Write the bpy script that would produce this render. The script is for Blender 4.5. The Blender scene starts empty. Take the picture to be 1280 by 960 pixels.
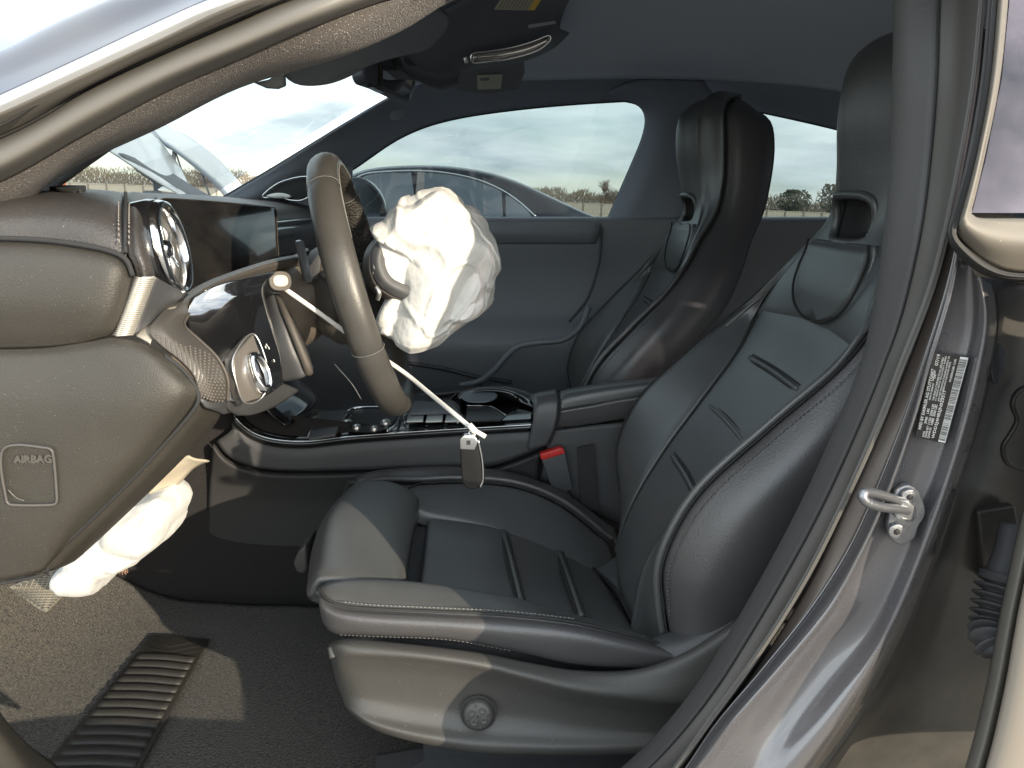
import bpy, bmesh, math, random
from mathutils import Vector, Matrix, noise, geometry
random.seed(7)
scene = bpy.context.scene
col = scene.collection
R_ = math.radians

# ---------------------------------------------------------------- camera
FPX = 920.0
PITCH = math.atan((480 - 256) / FPX)
ROLL = R_(2.3)
CAM = Vector((0, 0, 1.0))
FW = Vector((0, math.cos(PITCH), -math.sin(PITCH)))
UP0 = Vector((0, math.sin(PITCH), math.cos(PITCH)))
XX = Vector((1, 0, 0))
RT = XX * math.cos(ROLL) + UP0 * math.sin(ROLL)
UP = UP0 * math.cos(ROLL) - XX * math.sin(ROLL)
cd = bpy.data.cameras.new('camera')
cam = bpy.data.objects.new('camera', cd); col.objects.link(cam)
cd.sensor_width = 36; cd.lens = FPX / 1280 * 36; cd.clip_start = 0.02; cd.clip_end = 3000
m = Matrix((RT, UP, -FW)).transposed().to_4x4(); m.translation = CAM
cam.matrix_world = m
scene.camera = cam

# ---------------------------------------------------------------- light
SUN_DIR = Vector((-0.99, 1.0, -0.41)).normalized()      # the way the light travels
sun_el = math.asin(-SUN_DIR.z)
w = bpy.data.worlds.new('World'); scene.world = w; w.use_nodes = True
nt = w.node_tree; N = nt.nodes; L = nt.links
bg = N['Background']; bg.inputs['Strength'].default_value = 0.15
sky = N.new('ShaderNodeTexSky'); sky.sky_type = 'NISHITA'; sky.sun_disc = False
sky.sun_elevation = sun_el
sky.sun_rotation = math.atan2(-SUN_DIR.x, -SUN_DIR.y)
tc = N.new('ShaderNodeTexCoord')
mp = N.new('ShaderNodeMapping'); mp.inputs['Scale'].default_value = (1.0, 1.0, 5.5)
L.new(tc.outputs['Generated'], mp.inputs['Vector'])
cn = N.new('ShaderNodeTexNoise'); cn.inputs['Scale'].default_value = 1.9; cn.inputs['Detail'].default_value = 7
cn.inputs['Roughness'].default_value = 0.55; cn.inputs['Distortion'].default_value = 0.4
L.new(mp.outputs[0], cn.inputs['Vector'])
cr_ = N.new('ShaderNodeValToRGB'); cr_.color_ramp.elements[0].position = 0.36; cr_.color_ramp.elements[1].position = 0.60
cr_.color_ramp.elements[0].color = (0.32, 0.32, 0.32, 1); cr_.color_ramp.elements[1].color = (1, 1, 1, 1)
L.new(cn.outputs['Fac'], cr_.inputs[0])
cn2 = N.new('ShaderNodeTexNoise'); cn2.inputs['Scale'].default_value = 5.0; cn2.inputs['Detail'].default_value = 5
L.new(mp.outputs[0], cn2.inputs['Vector'])
cc = N.new('ShaderNodeValToRGB')
cc.color_ramp.elements[0].position = 0.35; cc.color_ramp.elements[0].color = (3.5, 4.0, 4.3, 1)
cc.color_ramp.elements[1].position = 0.65; cc.color_ramp.elements[1].color = (6.7, 6.95, 6.9, 1)
L.new(cn2.outputs['Fac'], cc.inputs[0])
mx = N.new('ShaderNodeMix'); mx.data_type = 'RGBA'
L.new(cr_.outputs[0], mx.inputs[0]); L.new(sky.outputs[0], mx.inputs[6]); L.new(cc.outputs[0], mx.inputs[7])
L.new(mx.outputs[2], bg.inputs['Color'])
sl = bpy.data.lights.new('sun', 'SUN'); sl.energy = 2.1; sl.angle = R_(0.5); sl.color = (1.0, 0.87, 0.68)
so = bpy.data.objects.new('sun', sl); col.objects.link(so)
so.rotation_euler = SUN_DIR.to_track_quat('-Z', 'Y').to_euler()
vs = scene.view_settings
vs.view_transform = 'Standard'; vs.look = 'None'; vs.gamma = 1; vs.use_curve_mapping = False
vs.exposure = 1.68

# ---------------------------------------------------------------- points
def W(px, py, Y):
    d = FW + RT * ((px - 640) / FPX) - UP * ((py - 480) / FPX)
    return CAM + d * (Y / d.y)
def WZ(px, py, z):
    d = FW + RT * ((px - 640) / FPX) - UP * ((py - 480) / FPX)
    return CAM + d * ((z - CAM.z) / d.z)
V = Vector
def P(p):
    return p.copy() if isinstance(p, Vector) else W(*p)

def cat(pts, t, closed=False):
    n = len(pts)
    if closed:
        i = int(math.floor(t)) % n; f = t - math.floor(t)
        p0, p1, p2, p3 = pts[(i-1) % n], pts[i], pts[(i+1) % n], pts[(i+2) % n]
    else:
        if n == 1: return pts[0].copy()
        t = min(max(t, 0), n - 1 - 1e-9); i = int(t); f = t - i
        p1, p2 = pts[i], pts[i+1]
        p0 = pts[i-1] if i > 0 else p1 * 2 - p2
        p3 = pts[i+2] if i + 2 < n else p2 * 2 - p1
    # centripetal-ish via plain Catmull-Rom with limited tangents
    d1 = (p2 - p0) * 0.5; d2 = (p3 - p1) * 0.5; L_ = (p2 - p1).length * 1.2
    if d1.length > L_ and L_ > 0: d1 = d1 * (L_ / d1.length)
    if d2.length > L_ and L_ > 0: d2 = d2 * (L_ / d2.length)
    a = f * f; b = a * f
    return p1 * (2*b - 3*a + 1) + d1 * (b - 2*a + f) + p2 * (3*a - 2*b) + d2 * (b - a)

def curve(pts, n, closed=False):
    """n points evenly spaced along a smooth curve through pts"""
    pts = [P(p) for p in pts]
    k = len(pts) if closed else len(pts) - 1
    M = max(60, k * 14)
    fine = [cat(pts, k * i / M, closed) for i in range(M + 1)]
    s = [0.0]
    for i in range(M): s.append(s[-1] + (fine[i+1] - fine[i]).length)
    out = []; j = 0
    N_ = n if closed else n - 1
    for i in range(n):
        d = s[-1] * i / N_
        while j < M - 1 and s[j+1] < d: j += 1
        seg = s[j+1] - s[j]
        f = (d - s[j]) / seg if seg > 1e-12 else 0
        out.append(fine[j].lerp(fine[j+1], min(max(f, 0), 1)))
    return out

# ---------------------------------------------------------------- object makers
def wbase(o):
    b = Vector((0, 0, 0))
    while o: b += o.location; o = o.parent
    return b
def tag(o, label=None, cat_=None, group=None, kind=None):
    if label: o['label'] = label
    if cat_: o['category'] = cat_
    if group: o['group'] = group
    if kind: o['kind'] = kind
    return o
def thing(name, label, cat_, loc, group=None):
    o = bpy.data.objects.new(name, None); o.empty_display_size = 0.05
    col.objects.link(o); o.location = loc
    return tag(o, label, cat_, group)
def mk(name, verts, faces, mat, parent=None, smooth=True, loc=None):
    if parent: b = wbase(parent)
    else:
        b = loc if loc is not None else sum(verts, Vector()) / len(verts)
    me = bpy.data.meshes.new(name)
    me.from_pydata([v - b for v in verts], [], faces); me.update()
    if smooth:
        me.polygons.foreach_set('use_smooth', [True] * len(me.polygons))
    if mat: me.materials.append(mat)
    o = bpy.data.objects.new(name, me); col.objects.link(o)
    if parent: o.parent = parent
    else: o.location = b
    return o
def fixn(o):
    bm = bmesh.new(); bm.from_mesh(o.data); bmesh.ops.recalc_face_normals(bm, faces=bm.faces); bm.to_mesh(o.data); bm.free()
    return o
def grid_faces(nu, nv, off=0):
    return [(off + i*nv + j, off + i*nv + j + 1, off + (i+1)*nv + j + 1, off + (i+1)*nv + j) for i in range(nu-1) for j in range(nv-1)]
def loft(name, curves, mat, parent=None, n=40, m=6, thick=0.004, tuck=0.0, tw=0.008, linear=False, disp=None, back=None, mask=None, mod=None):
    """smooth sheet through several guide curves, with real thickness.
    tuck: edges roll inwards by that much (upholstery)."""
    cs = [curve(c, n) for c in curves]
    k = len(cs)
    rows = []
    nr = (k - 1) * m + 1
    for i in range(nr):
        t = i / m
        if linear:
            a = min(int(t), k - 2); f = t - a
            rows.append([cs[a][j].lerp(cs[a+1][j], f) for j in range(n)])
        else:
            rows.append([cat([c[j] for c in cs], t) for j in range(n)])
    # normals
    def nrm(i, j):
        du = rows[min(i+1, nr-1)][j] - rows[max(i-1, 0)][j]
        dv = rows[i][min(j+1, n-1)] - rows[i][max(j-1, 0)]
        q = du.cross(dv)
        return q.normalized() if q.length > 1e-12 else Vector((0, -1, 0))
    ref = CAM
    NN = [[nrm(i, j) for j in range(n)] for i in range(nr)]
    # orient towards the camera by the middle (or away if back given)
    mid = NN[nr//2][n//2]; sgn = 1 if mid.dot(CAM - rows[nr//2][n//2]) > 0 else -1
    if back: sgn = -sgn
    vs_ = [[rows[i][j] for j in range(n)] for i in range(nr)]
    if tuck or disp:
        # distances to the edges
        for i in range(nr):
            for j in range(n):
                p = rows[i][j]; nn = NN[i][j] * sgn; d = 0
                if tuck:
                    e = min((p - rows[0][j]).length, (p - rows[-1][j]).length, (p - rows[i][0]).length, (p - rows[i][-1]).length)
                    d -= tuck * math.exp(-(e / tw) ** 2)
                if disp: d += disp(p, i / (nr-1), j / (n-1))
                vs_[i][j] = p + nn * d
    verts = [vs_[i][j] for i in range(nr) for j in range(n)]
    inner = [vs_[i][j] - NN[i][j] * sgn * thick for i in range(nr) for j in range(n)]
    o_ = len(verts)
    f = grid_faces(nr, n)
    if mask: 
        keep = [q for q in f if not mask(sum((verts[x] for x in q), Vector()) / 4)]
        rim = None
        f = keep
    f2 = [tuple(reversed([x + o_ for x in q])) for q in f]
    # side walls from boundary edges
    ed = {}
    for q in f:
        for a in range(4):
            e = (q[a], q[(a+1) % 4]); ed[e] = 1
    walls = [(b, a, a + o_, b + o_) for (a, b) in ed if (b, a) not in ed]
    faces = f + f2 + walls
    if sgn < 0: pass
    o = mk(name, verts + inner, faces, mat, parent)
    fixn(o)
    return o
def frames(pts, closed=False):
    n = len(pts); T = []
    for i in range(n):
        a = pts[(i-1) % n] if (closed or i > 0) else pts[i]
        b = pts[(i+1) % n] if (closed or i < n-1) else pts[i]
        d = (b - a); T.append(d.normalized() if d.length > 1e-12 else Vector((1, 0, 0)))
    up = Vector((0, 0, 1))
    if abs(T[0].dot(up)) > 0.95: up = Vector((0, -1, 0))
    nn = (up - T[0] * up.dot(T[0])).normalized(); out = []
    for t in T:
        nn = nn - t * nn.dot(t)
        nn = nn.normalized() if nn.length > 1e-9 else t.orthogonal().normalized()
        out.append((t, nn.copy(), t.cross(nn)))
    return out
def tube_geo(pts, r, seg=8, closed=False, flat=1.0, up=None):
    fr = frames(pts, closed); n = len(pts); vv = []; ff = []
    for i, p in enumerate(pts):
        t, a, b = fr[i]
        if up is not None:
            a = (up - t * up.dot(t)).normalized(); b = t.cross(a)
        rr = r(i / max(1, n-1)) if callable(r) else r
        for k in range(seg):
            th = 2 * math.pi * k / seg
            vv.append(p + a * (math.cos(th) * rr) + b * (math.sin(th) * rr * flat))
    m_ = n if closed else n - 1
    for i in range(m_):
        for k in range(seg):
            i2 = (i + 1) % n
            ff.append((i*seg + k, i*seg + (k+1) % seg, i2*seg + (k+1) % seg, i2*seg + k))
    if not closed:
        ff.append(tuple(range(seg))[::-1]); ff.append(tuple((n-1)*seg + k for k in range(seg)))
    return vv, ff
def tube(name, pts, r, mat, parent=None, n=40, seg=8, closed=False, flat=1.0, up=None, smoothc=True):
    c = curve(pts, n, closed) if smoothc else [P(p) for p in pts]
    vv, ff = tube_geo(c, r, seg, closed, flat, up)
    return fixn(mk(name, vv, ff, mat, parent))
def joined(name, geos, mat, parent=None, smooth=True):
    vv = []; ff = []
    for v, f in geos:
        o = len(vv); vv += v; ff += [tuple(x + o for x in q) for q in f]
    return fixn(mk(name, vv, ff, mat, parent, smooth))
def box_geo(c, hx, hy, hz, ax=None):
    X, Y, Z = ax if ax else (V((1,0,0)), V((0,1,0)), V((0,0,1)))
    vv = [c + X*(hx*a) + Y*(hy*b) + Z*(hz*d) for a in (-1,1) for b in (-1,1) for d in (-1,1)]
    return vv, [(0,1,3,2),(4,6,7,5),(0,4,5,1),(2,3,7,6),(0,2,6,4),(1,5,7,3)]
def bevel(o, wd, seg=3, ang=35):
    b = o.modifiers.new('bevel', 'BEVEL'); b.width = wd; b.segments = seg; b.limit_method = 'ANGLE'; b.angle_limit = R_(ang)
    b.harden_normals = False
    return o
def box(name, c, hx, hy, hz, mat, parent=None, ax=None, bw=0):
    v, f = box_geo(c, hx, hy, hz, ax)
    o = fixn(mk(name, v, f, mat, parent, smooth=bool(bw)))
    if bw: bevel(o, bw)
    return o
def slab(name, outline, depth, mat, parent=None, rnd=0, bw=0.0, closed_curve=True):
    """a polygon extruded by the vector depth, edges bevelled"""
    pts = curve(outline, rnd, True) if rnd else [P(p) for p in outline]
    n = len(pts)
    vv = pts + [p + depth for p in pts]
    c1 = sum(pts, Vector()) / n
    ff = [tuple(range(n)), tuple(range(2*n-1, n-1, -1))] + [(i, (i+1) % n, n + (i+1) % n, n + i) for i in range(n)]
    o = fixn(mk(name, vv, ff, mat, parent, smooth=bool(bw)))
    if bw: bevel(o, bw)
    return o
def stitch(name, pts, mat, parent, step=0.0075, ln=0.0045, r=0.0007, off=V((0, -0.001, 0.001))):
    pp = [P(p) for p in pts]
    L_ = sum((a-b).length for a, b in zip(pp, pp[1:])) * 1.02
    n = max(4, int(L_ / step)); c = curve(pts, n + 1); g = []
    for i in range(n):
        d = (c[i+1] - c[i]); d = d.normalized() * ln
        g.append(tube_geo([c[i] + off, c[i] + d * 0.5 + off * 1.5, c[i] + d + off], r, 4))
    o = joined(name, g, mat, parent)
    return o
def copy_tree(o, parent=None):
    c = o.copy(); col.objects.link(c); c.parent = parent
    for ch in list(o.children): copy_tree(ch, c)
    return c

# ---------------------------------------------------------------- materials
def mat(name, base, rough=0.5, metal=0.0, bump=None, spec=0.5, coat=0.0, var=None, coatr=0.05, sheen=0, dust=None, tr=0, emis=None):
    m_ = bpy.data.materials.new(name); m_.use_nodes = True
    t = m_.node_tree; b = t.nodes['Principled BSDF']; lk = t.links
    b.inputs['Base Color'].default_value = (*base, 1); b.inputs['Roughness'].default_value = rough
    b.inputs['Metallic'].default_value = metal; b.inputs['Specular IOR Level'].default_value = spec
    b.inputs['Coat Weight'].default_value = coat; b.inputs['Coat Roughness'].default_value = coatr
    if sheen: b.inputs['Sheen Weight'].default_value = sheen
    if tr: b.inputs['Transmission Weight'].default_value = tr
    tcn = t.nodes.new('ShaderNodeTexCoord')
    colsock = None
    if var:                       # slow colour variation (wear, dust film)
        sc, amt, c2 = var
        nz = t.nodes.new('ShaderNodeTexNoise'); nz.inputs['Scale'].default_value = sc; nz.inputs['Detail'].default_value = 6
        nz.inputs['Roughness'].default_value = 0.65
        lk.new(tcn.outputs['Object'], nz.inputs['Vector'])
        rp = t.nodes.new('ShaderNodeValToRGB'); rp.color_ramp.elements[0].position = 0.35; rp.color_ramp.elements[1].position = 0.75
        rp.color_ramp.elements[0].color = (*base, 1)
        rp.color_ramp.elements[1].color = (*[a*(1-amt) + c*amt for a, c in zip(base, c2)], 1)
        lk.new(nz.outputs['Fac'], rp.inputs[0]); colsock = rp.outputs[0]
        rr = t.nodes.new('ShaderNodeMapRange'); rr.inputs[3].default_value = max(0, rough - 0.08); rr.inputs[4].default_value = min(1, rough + 0.12)
        lk.new(nz.outputs['Fac'], rr.inputs[0]); lk.new(rr.outputs[0], b.inputs['Roughness'])
    if dust:                      # fine specks
        sc, th, c2 = dust
        vz = t.nodes.new('ShaderNodeTexVoronoi'); vz.inputs['Scale'].default_value = sc
        lk.new(tcn.outputs['Object'], vz.inputs['Vector'])
        ln = t.nodes.new('ShaderNodeMath'); ln.operation = 'LESS_THAN'; ln.inputs[1].default_value = th
        lk.new(vz.outputs['Distance'], ln.inputs[0])
        mm = t.nodes.new('ShaderNodeMix'); mm.data_type = 'RGBA'; mm.inputs[7].default_value = (*c2, 1)
        lk.new(ln.outputs[0], mm.inputs[0])
        if colsock: lk.new(colsock, mm.inputs[6])
        else: mm.inputs[6].default_value = (*base, 1)
        colsock = mm.outputs[2]
    if colsock: lk.new(colsock, b.inputs['Base Color'])
    if bump:
        kind, sc, st, dist = bump
        if kind == 'noise':
            z = t.nodes.new('ShaderNodeTexNoise'); z.inputs['Scale'].default_value = sc; z.inputs['Detail'].default_value = 3; out = z.outputs['Fac']
        else:
            z = t.nodes.new('ShaderNodeTexVoronoi'); z.inputs['Scale'].default_value = sc; out = z.outputs['Distance']
            if kind == 'cell': z.feature = 'SMOOTH_F1'
        lk.new(tcn.outputs['Object'], z.inputs['Vector'])
        bp = t.nodes.new('ShaderNodeBump'); bp.inputs['Strength'].default_value = st; bp.inputs['Distance'].default_value = dist
        lk.new(out, bp.inputs['Height']); lk.new(bp.outputs[0], b.inputs['Normal'])
    return m_
DUSTC = (0.35, 0.33, 0.30)
M = {}
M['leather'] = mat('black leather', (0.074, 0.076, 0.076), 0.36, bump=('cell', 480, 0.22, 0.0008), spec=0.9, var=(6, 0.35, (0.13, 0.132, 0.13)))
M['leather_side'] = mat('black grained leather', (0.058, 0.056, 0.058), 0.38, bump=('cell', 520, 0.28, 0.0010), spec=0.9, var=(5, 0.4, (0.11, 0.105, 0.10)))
M['seam'] = mat('seam shadow thread', (0.022, 0.022, 0.022), 0.8)
M['thread'] = mat('grey thread', (0.12, 0.12, 0.12), 0.7)
M['thread_pale'] = mat('pale thread', (0.24, 0.23, 0.21), 0.7)
M['pad'] = mat('grained dash skin', (0.046, 0.042, 0.040), 0.44, bump=('cell', 520, 0.45, 0.0010), var=(6, 0.3, (0.12, 0.11, 0.10)), dust=(160, 0.055, DUSTC))
M['plastic'] = mat('grained charcoal plastic', (0.036, 0.032, 0.026), 0.47, bump=('noise', 900, 0.5, 0.0012), var=(5, 0.3, (0.075, 0.07, 0.06)), dust=(230, 0.050, DUSTC))
M['plastic_dark'] = mat('smooth black plastic', (0.062, 0.063, 0.066), 0.45, bump=('noise', 900, 0.3, 0.0008), var=(6, 0.3, (0.06, 0.06, 0.06)))
M['trim_shell'] = mat('seat valance plastic', (0.058, 0.056, 0.052), 0.38, bump=('noise', 1000, 0.4, 0.001), var=(7, 0.3, (0.09, 0.085, 0.08)), dust=(120, 0.05, DUSTC))
M['door_skin'] = mat('door panel skin', (0.24, 0.255, 0.275), 0.5, bump=('cell', 320, 0.4, 0.001), var=(3, 0.3, (0.16, 0.17, 0.19)))  # lens veil over the far shadows is raised into this colour
M['headliner'] = mat('veil lightened headliner cloth', (0.50, 0.57, 0.68), 0.95, bump=('noise', 700, 0.5, 0.001), spec=0.1, sheen=0.3)  # dark cloth; base colour lightened to imitate lens veil over shade
M['pillar_cloth'] = mat('speckled pillar cloth', (0.085, 0.076, 0.070), 0.9, bump=('noise', 700, 0.9, 0.0022), spec=0.2, sheen=0.2, dust=(420, 0.20, (0.26, 0.24, 0.22)))
M['pillar_far'] = mat('veil lightened pillar cloth trim', (0.27, 0.30, 0.35), 0.75, bump=('noise', 600, 0.4, 0.001), spec=0.3)  # lighter copy of the pillar trim, veil over shade put into colour
M['pillar_dark'] = mat('dark pillar trim', (0.075, 0.080, 0.088), 0.75, bump=('noise', 600, 0.4, 0.001), spec=0.3)
M['rubber'] = mat('black rubber seal', (0.135, 0.127, 0.115), 0.5, bump=('noise', 500, 0.2, 0.0006), spec=0.35, var=(8, 0.35, (0.15, 0.14, 0.12)))
M['rubber_dark'] = mat('dark rubber', (0.02, 0.02, 0.02), 0.7)
M['paint'] = mat('grey metallic paint', (0.150, 0.147, 0.158), 0.26, metal=0.55, coat=1.0, var=(14, 0.25, (0.2, 0.185, 0.17)), dust=(240, 0.05, (0.4, 0.38, 0.35)))
M['paint_inner'] = mat('dusty shade-darkened inner paint', (0.034, 0.032, 0.029), 0.45, metal=0.2, coat=0.4, coatr=0.2, var=(9, 0.6, (0.12, 0.11, 0.095)), dust=(190, 0.05, (0.25, 0.23, 0.2)))  # base darkened so the recess shade sits in the colour; dust on top
M['chrome'] = mat('chrome', (0.75, 0.75, 0.75), 0.12, metal=1.0)
M['satin'] = mat('satin silver', (0.55, 0.54, 0.52), 0.32, metal=0.9)
M['zinc'] = mat('zinc plated steel', (0.30, 0.31, 0.33), 0.38, metal=0.85, bump=('noise', 260, 0.4, 0.0010), var=(60, 0.5, (0.16, 0.155, 0.15)))
M['gloss'] = mat('piano black', (0.008, 0.008, 0.009), 0.10, coat=1.0, dust=(420, 0.07, (0.10, 0.10, 0.10)), var=(20, 0.12, (0.05, 0.05, 0.05)))
M['screen'] = mat('dark display glass', (0.010, 0.010, 0.011), 0.11, coat=0.6, coatr=0.03, var=(22, 0.5, (0.035, 0.032, 0.028)), dust=(260, 0.05, (0.12, 0.11, 0.10)))
M['carpet'] = mat('black carpet', (0.016, 0.015, 0.013), 0.95, var=(230, 1.0, (0.12, 0.105, 0.082)), bump=('noise', 330, 1.0, 0.005), spec=0.1, sheen=0.25, dust=(150, 0.07, (0.25, 0.24, 0.22)))
M['mat_rubber'] = mat('ribbed rubber heel pad', (0.028, 0.026, 0.023), 0.6, bump=('noise', 500, 0.4, 0.001), dust=(160, 0.05, DUSTC))
M['pedal'] = mat('worn rubber pedal', (0.16, 0.145, 0.115), 0.7, bump=('noise', 400, 0.4, 0.001), var=(30, 0.4, (0.28, 0.26, 0.22)))
M['wheel'] = mat('worn leather rim', (0.056, 0.053, 0.049), 0.36, bump=('cell', 520, 0.2, 0.0008), var=(16, 0.35, (0.10, 0.095, 0.088)), dust=(300, 0.04, DUSTC))
M['wheel_perf'] = mat('perforated leather', (0.050, 0.046, 0.040), 0.5, bump=('cell', 380, 1.0, 0.003))
M['grey_cover'] = mat('grey torn cover plastic', (0.075, 0.075, 0.078), 0.55, var=(20, 0.3, (0.12, 0.12, 0.12)))
M['column'] = mat('column shroud plastic', (0.07, 0.060, 0.050), 0.52, bump=('noise', 900, 0.4, 0.001), dust=(160, 0.04, DUSTC), var=(8, 0.3, (0.12, 0.11, 0.1)))
M['airbag'] = mat('white nylon airbag cloth', (0.58, 0.58, 0.565), 0.85, bump=('noise', 60, 0.35, 0.008), spec=0.25, sheen=0.1, var=(14, 0.5, (0.52, 0.51, 0.46)))
M['airbag_tan'] = mat('scorched tan cloth', (0.40, 0.35, 0.27), 0.85)
M['zip'] = mat('white nylon tie', (0.72, 0.70, 0.66), 0.4)
M['key_black'] = mat('key fob black', (0.012, 0.012, 0.012), 0.25, bump=('noise', 300, 0.3, 0.001))
M['red'] = mat('red release button', (0.62, 0.035, 0.03), 0.35)
M['cream'] = mat('pale label paper', (0.42, 0.42, 0.33), 0.6)
M['label_white'] = mat('white print', (0.62, 0.62, 0.60), 0.5)
M['label_black'] = mat('black sticker', (0.012, 0.012, 0.013), 0.35)
M['yellow'] = mat('yellow warning print', (0.65, 0.45, 0.08), 0.5)
M['print_grey'] = mat('grey print', (0.22, 0.22, 0.22), 0.6)
M['emboss'] = mat('embossed lettering', (0.075, 0.069, 0.062), 0.45, var=(5, 0.3, (0.14, 0.13, 0.12)))
M['bellows'] = mat('grey rubber boot', (0.10, 0.10, 0.105), 0.6)
M['perf'] = mat('dotted grey trim', (0.075, 0.068, 0.060), 0.42)
M['dot'] = mat('trim dots', (0.10, 0.088, 0.075), 0.6)
M['mirror_glass'] = mat('mirror glass', (0.8, 0.8, 0.8), 0.02, metal=1.0)
M['light_lens'] = mat('clear lamp lens', (0.8, 0.76, 0.72), 0.08, metal=0.9, coat=1)

def glass(name, tint, rough=0.02, film=0.0, filmcol=(0.55, 0.55, 0.55)):
    m_ = bpy.data.materials.new(name); m_.use_nodes = True
    t = m_.node_tree; nd = t.nodes; lk = t.links
    nd.remove(nd['Principled BSDF']); out = nd['Material Output']
    tr = nd.new('ShaderNodeBsdfTransparent'); tr.inputs[0].default_value = (*tint, 1)
    gl = nd.new('ShaderNodeBsdfGlossy'); gl.inputs['Roughness'].default_value = rough; gl.inputs[0].default_value = (0.9, 0.9, 0.95, 1)
    ge = nd.new('ShaderNodeNewGeometry'); dt = nd.new('ShaderNodeVectorMath'); dt.operation = 'DOT_PRODUCT'
    lk.new(ge.outputs['Normal'], dt.inputs[0]); lk.new(ge.outputs['Incoming'], dt.inputs[1])
    def mth(op, a_, b_=None):
        q = nd.new('ShaderNodeMath'); q.operation = op
        for k_, v_ in enumerate((a_, b_)):
            if v_ is None: continue
            if isinstance(v_, (int, float)): q.inputs[k_].default_value = v_
            else: lk.new(v_, q.inputs[k_])
        return q.outputs[0]
    ab = mth('ABSOLUTE', dt.outputs['Value']); fr = mth('ADD', mth('MULTIPLY', mth('POWER', mth('SUBTRACT', 1.0, ab), 5.0), 0.92), 0.06)
    mx_ = nd.new('ShaderNodeMixShader'); lk.new(fr, mx_.inputs[0]); lk.new(tr.outputs[0], mx_.inputs[1]); lk.new(gl.outputs[0], mx_.inputs[2])
    last = mx_
    if film:
        df = nd.new('ShaderNodeBsdfDiffuse'); df.inputs[0].default_value = (*filmcol, 1)
        nz = nd.new('ShaderNodeTexNoise'); nz.inputs['Scale'].default_value = 14; nz.inputs['Detail'].default_value = 8
        tcn = nd.new('ShaderNodeTexCoord'); lk.new(tcn.outputs['Object'], nz.inputs['Vector'])
        mr = nd.new('ShaderNodeMapRange'); mr.inputs[3].default_value = 0; mr.inputs[4].default_value = film
        mr.inputs[1].default_value = 0.35; mr.inputs[2].default_value = 0.75
        lk.new(nz.outputs['Fac'], mr.inputs[0])
        m2 = nd.new('ShaderNodeMixShader'); lk.new(mr.outputs[0], m2.inputs[0]); lk.new(mx_.outputs[0], m2.inputs[1]); lk.new(df.outputs[0], m2.inputs[2]); last = m2
    lk.new(last.outputs[0], out.inputs['Surface'])
    return m_
M['glass'] = glass('clear window glass', (0.50, 0.54, 0.545), film=0.02)
M['windshield'] = glass('windshield glass', (0.55, 0.59, 0.585), film=0.004)
M['glass_skyfilm'] = glass('side glass with painted sky film', (0.45, 0.43, 0.48), film=0.8, rough=0.08, filmcol=(0.20, 0.185, 0.23))  # mauve film imitates the purple sky reflected in the pane

# ================================================================ SETTING
asph = mat('lot paving', (0.16, 0.15, 0.14), 0.9, bump=('noise', 30, 0.6, 0.02), var=(0.4, 0.5, (0.24, 0.22, 0.19)))
g = mk('ground', [V((-600,-300,0)), V((600,-300,0)), V((600,900,0)), V((-600,900,0))], [(0,1,2,3)], asph, smooth=False)
tag(g, kind='structure')

# ================================================================ THE GREY CAR (shell)
car = thing('grey_sedan', 'grey sedan seen through its open driver doorway, with metallic door pillar, black headliner and carpet', 'car', V((0.3, 1.40, 0)))
def sub(name, *a, **k): return loft(name, *a, parent=car, **k)

# --- near front pillar, bands from the windshield side to the doorway side
Lc = [
 [(-150,122,1.0),(8,74,1.0),(66,44,1.0),(136,11,1.0),(306,-60,1.0),(524,-162,1.0),(900,-244,1.05)],
 [(-160,110,.70),(0,62,.66),(60,32,.66),(130,0,.66),(300,-70,.68),(520,-170,.72),(900,-250,.75)],
 [(-160,160,.635),(0,100,.62),(100,55,.62),(200,12,.62),(320,-40,.63),(520,-110,.66),(900,-180,.69)],
 [(-160,190,.605),(0,119,.60),(100,73,.60),(200,26,.60),(280,-8,.60),(520,-90,.63),(900,-150,.66)],
 [(-160,205,.60),(0,142,.598),(100,96,.598),(200,50,.598),(310,0,.60),(520,-70,.63),(900,-130,.66)],
]
o = sub('front_pillar_panel', Lc[0:4], mat('blue grey roof frame paint', (0.07,0.07,0.085), .30, metal=.25, coat=.35, coatr=.15), n=60, m=8, thick=0.002)
o = sub('pillar_bright_trim', [Lc[3], [(x, y+11, d-.004) for x,y,d in Lc[3]], Lc[4]], mat('door frame with painted highlight', (0.62, 0.62, 0.62), 0.22, metal=0.7, coat=0.5), n=60, m=5, thick=0.002)  # pale colour stands in for a sun highlight along the frame
L45 = [
 Lc[4],
 [(-160,222,.612),(0,158,.612),(100,112,.612),(200,63,.612),(330,8,.615),(520,-60,.64),(900,-120,.67)],
 [(-160,232,.625),(0,170,.625),(60,140,.625),(110,106,.625),(200,66,.625),(290,26,.625),(345,3,.625),(520,-52,.65),(900,-110,.68)]]
sub('roof_gutter_strip', L45, M['rubber'], n=60, m=4, thick=0.002)
seal = [
 [(-160,236,.632),(0,172,.632),(60,142,.632),(110,109,.632),(200,68,.632),(290,28,.632),(345,5,.632),(520,-48,.655),(900,-104,.685)],
 [(-160,252,.606),(0,187,.606),(100,131,.606),(200,82,.606),(300,40,.606),(400,0,.61),(520,-35,.645),(900,-90,.67)],
 [(-160,275,.604),(0,208,.604),(100,152,.604),(200,100,.604),(300,58,.604),(400,18,.61),(520,-20,.645),(900,-75,.67)],
 [(-160,290,.632),(0,228,.632),(100,173,.632),(200,119,.632),(300,74,.632),(400,31,.635),(520,-8,.66),(900,-60,.69)]]
sub('door_seal', seal, M['rubber'], n=60, m=6, thick=0.003)
tube('seal_seam', [(-160,233,.626),(0,171,.626),(60,141,.626),(110,108,.626),(200,67,.626),(290,27,.626),(345,4,.626),(520,-50,.65)], 0.0016, M['seam'], car, n=60, seg=6)
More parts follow.
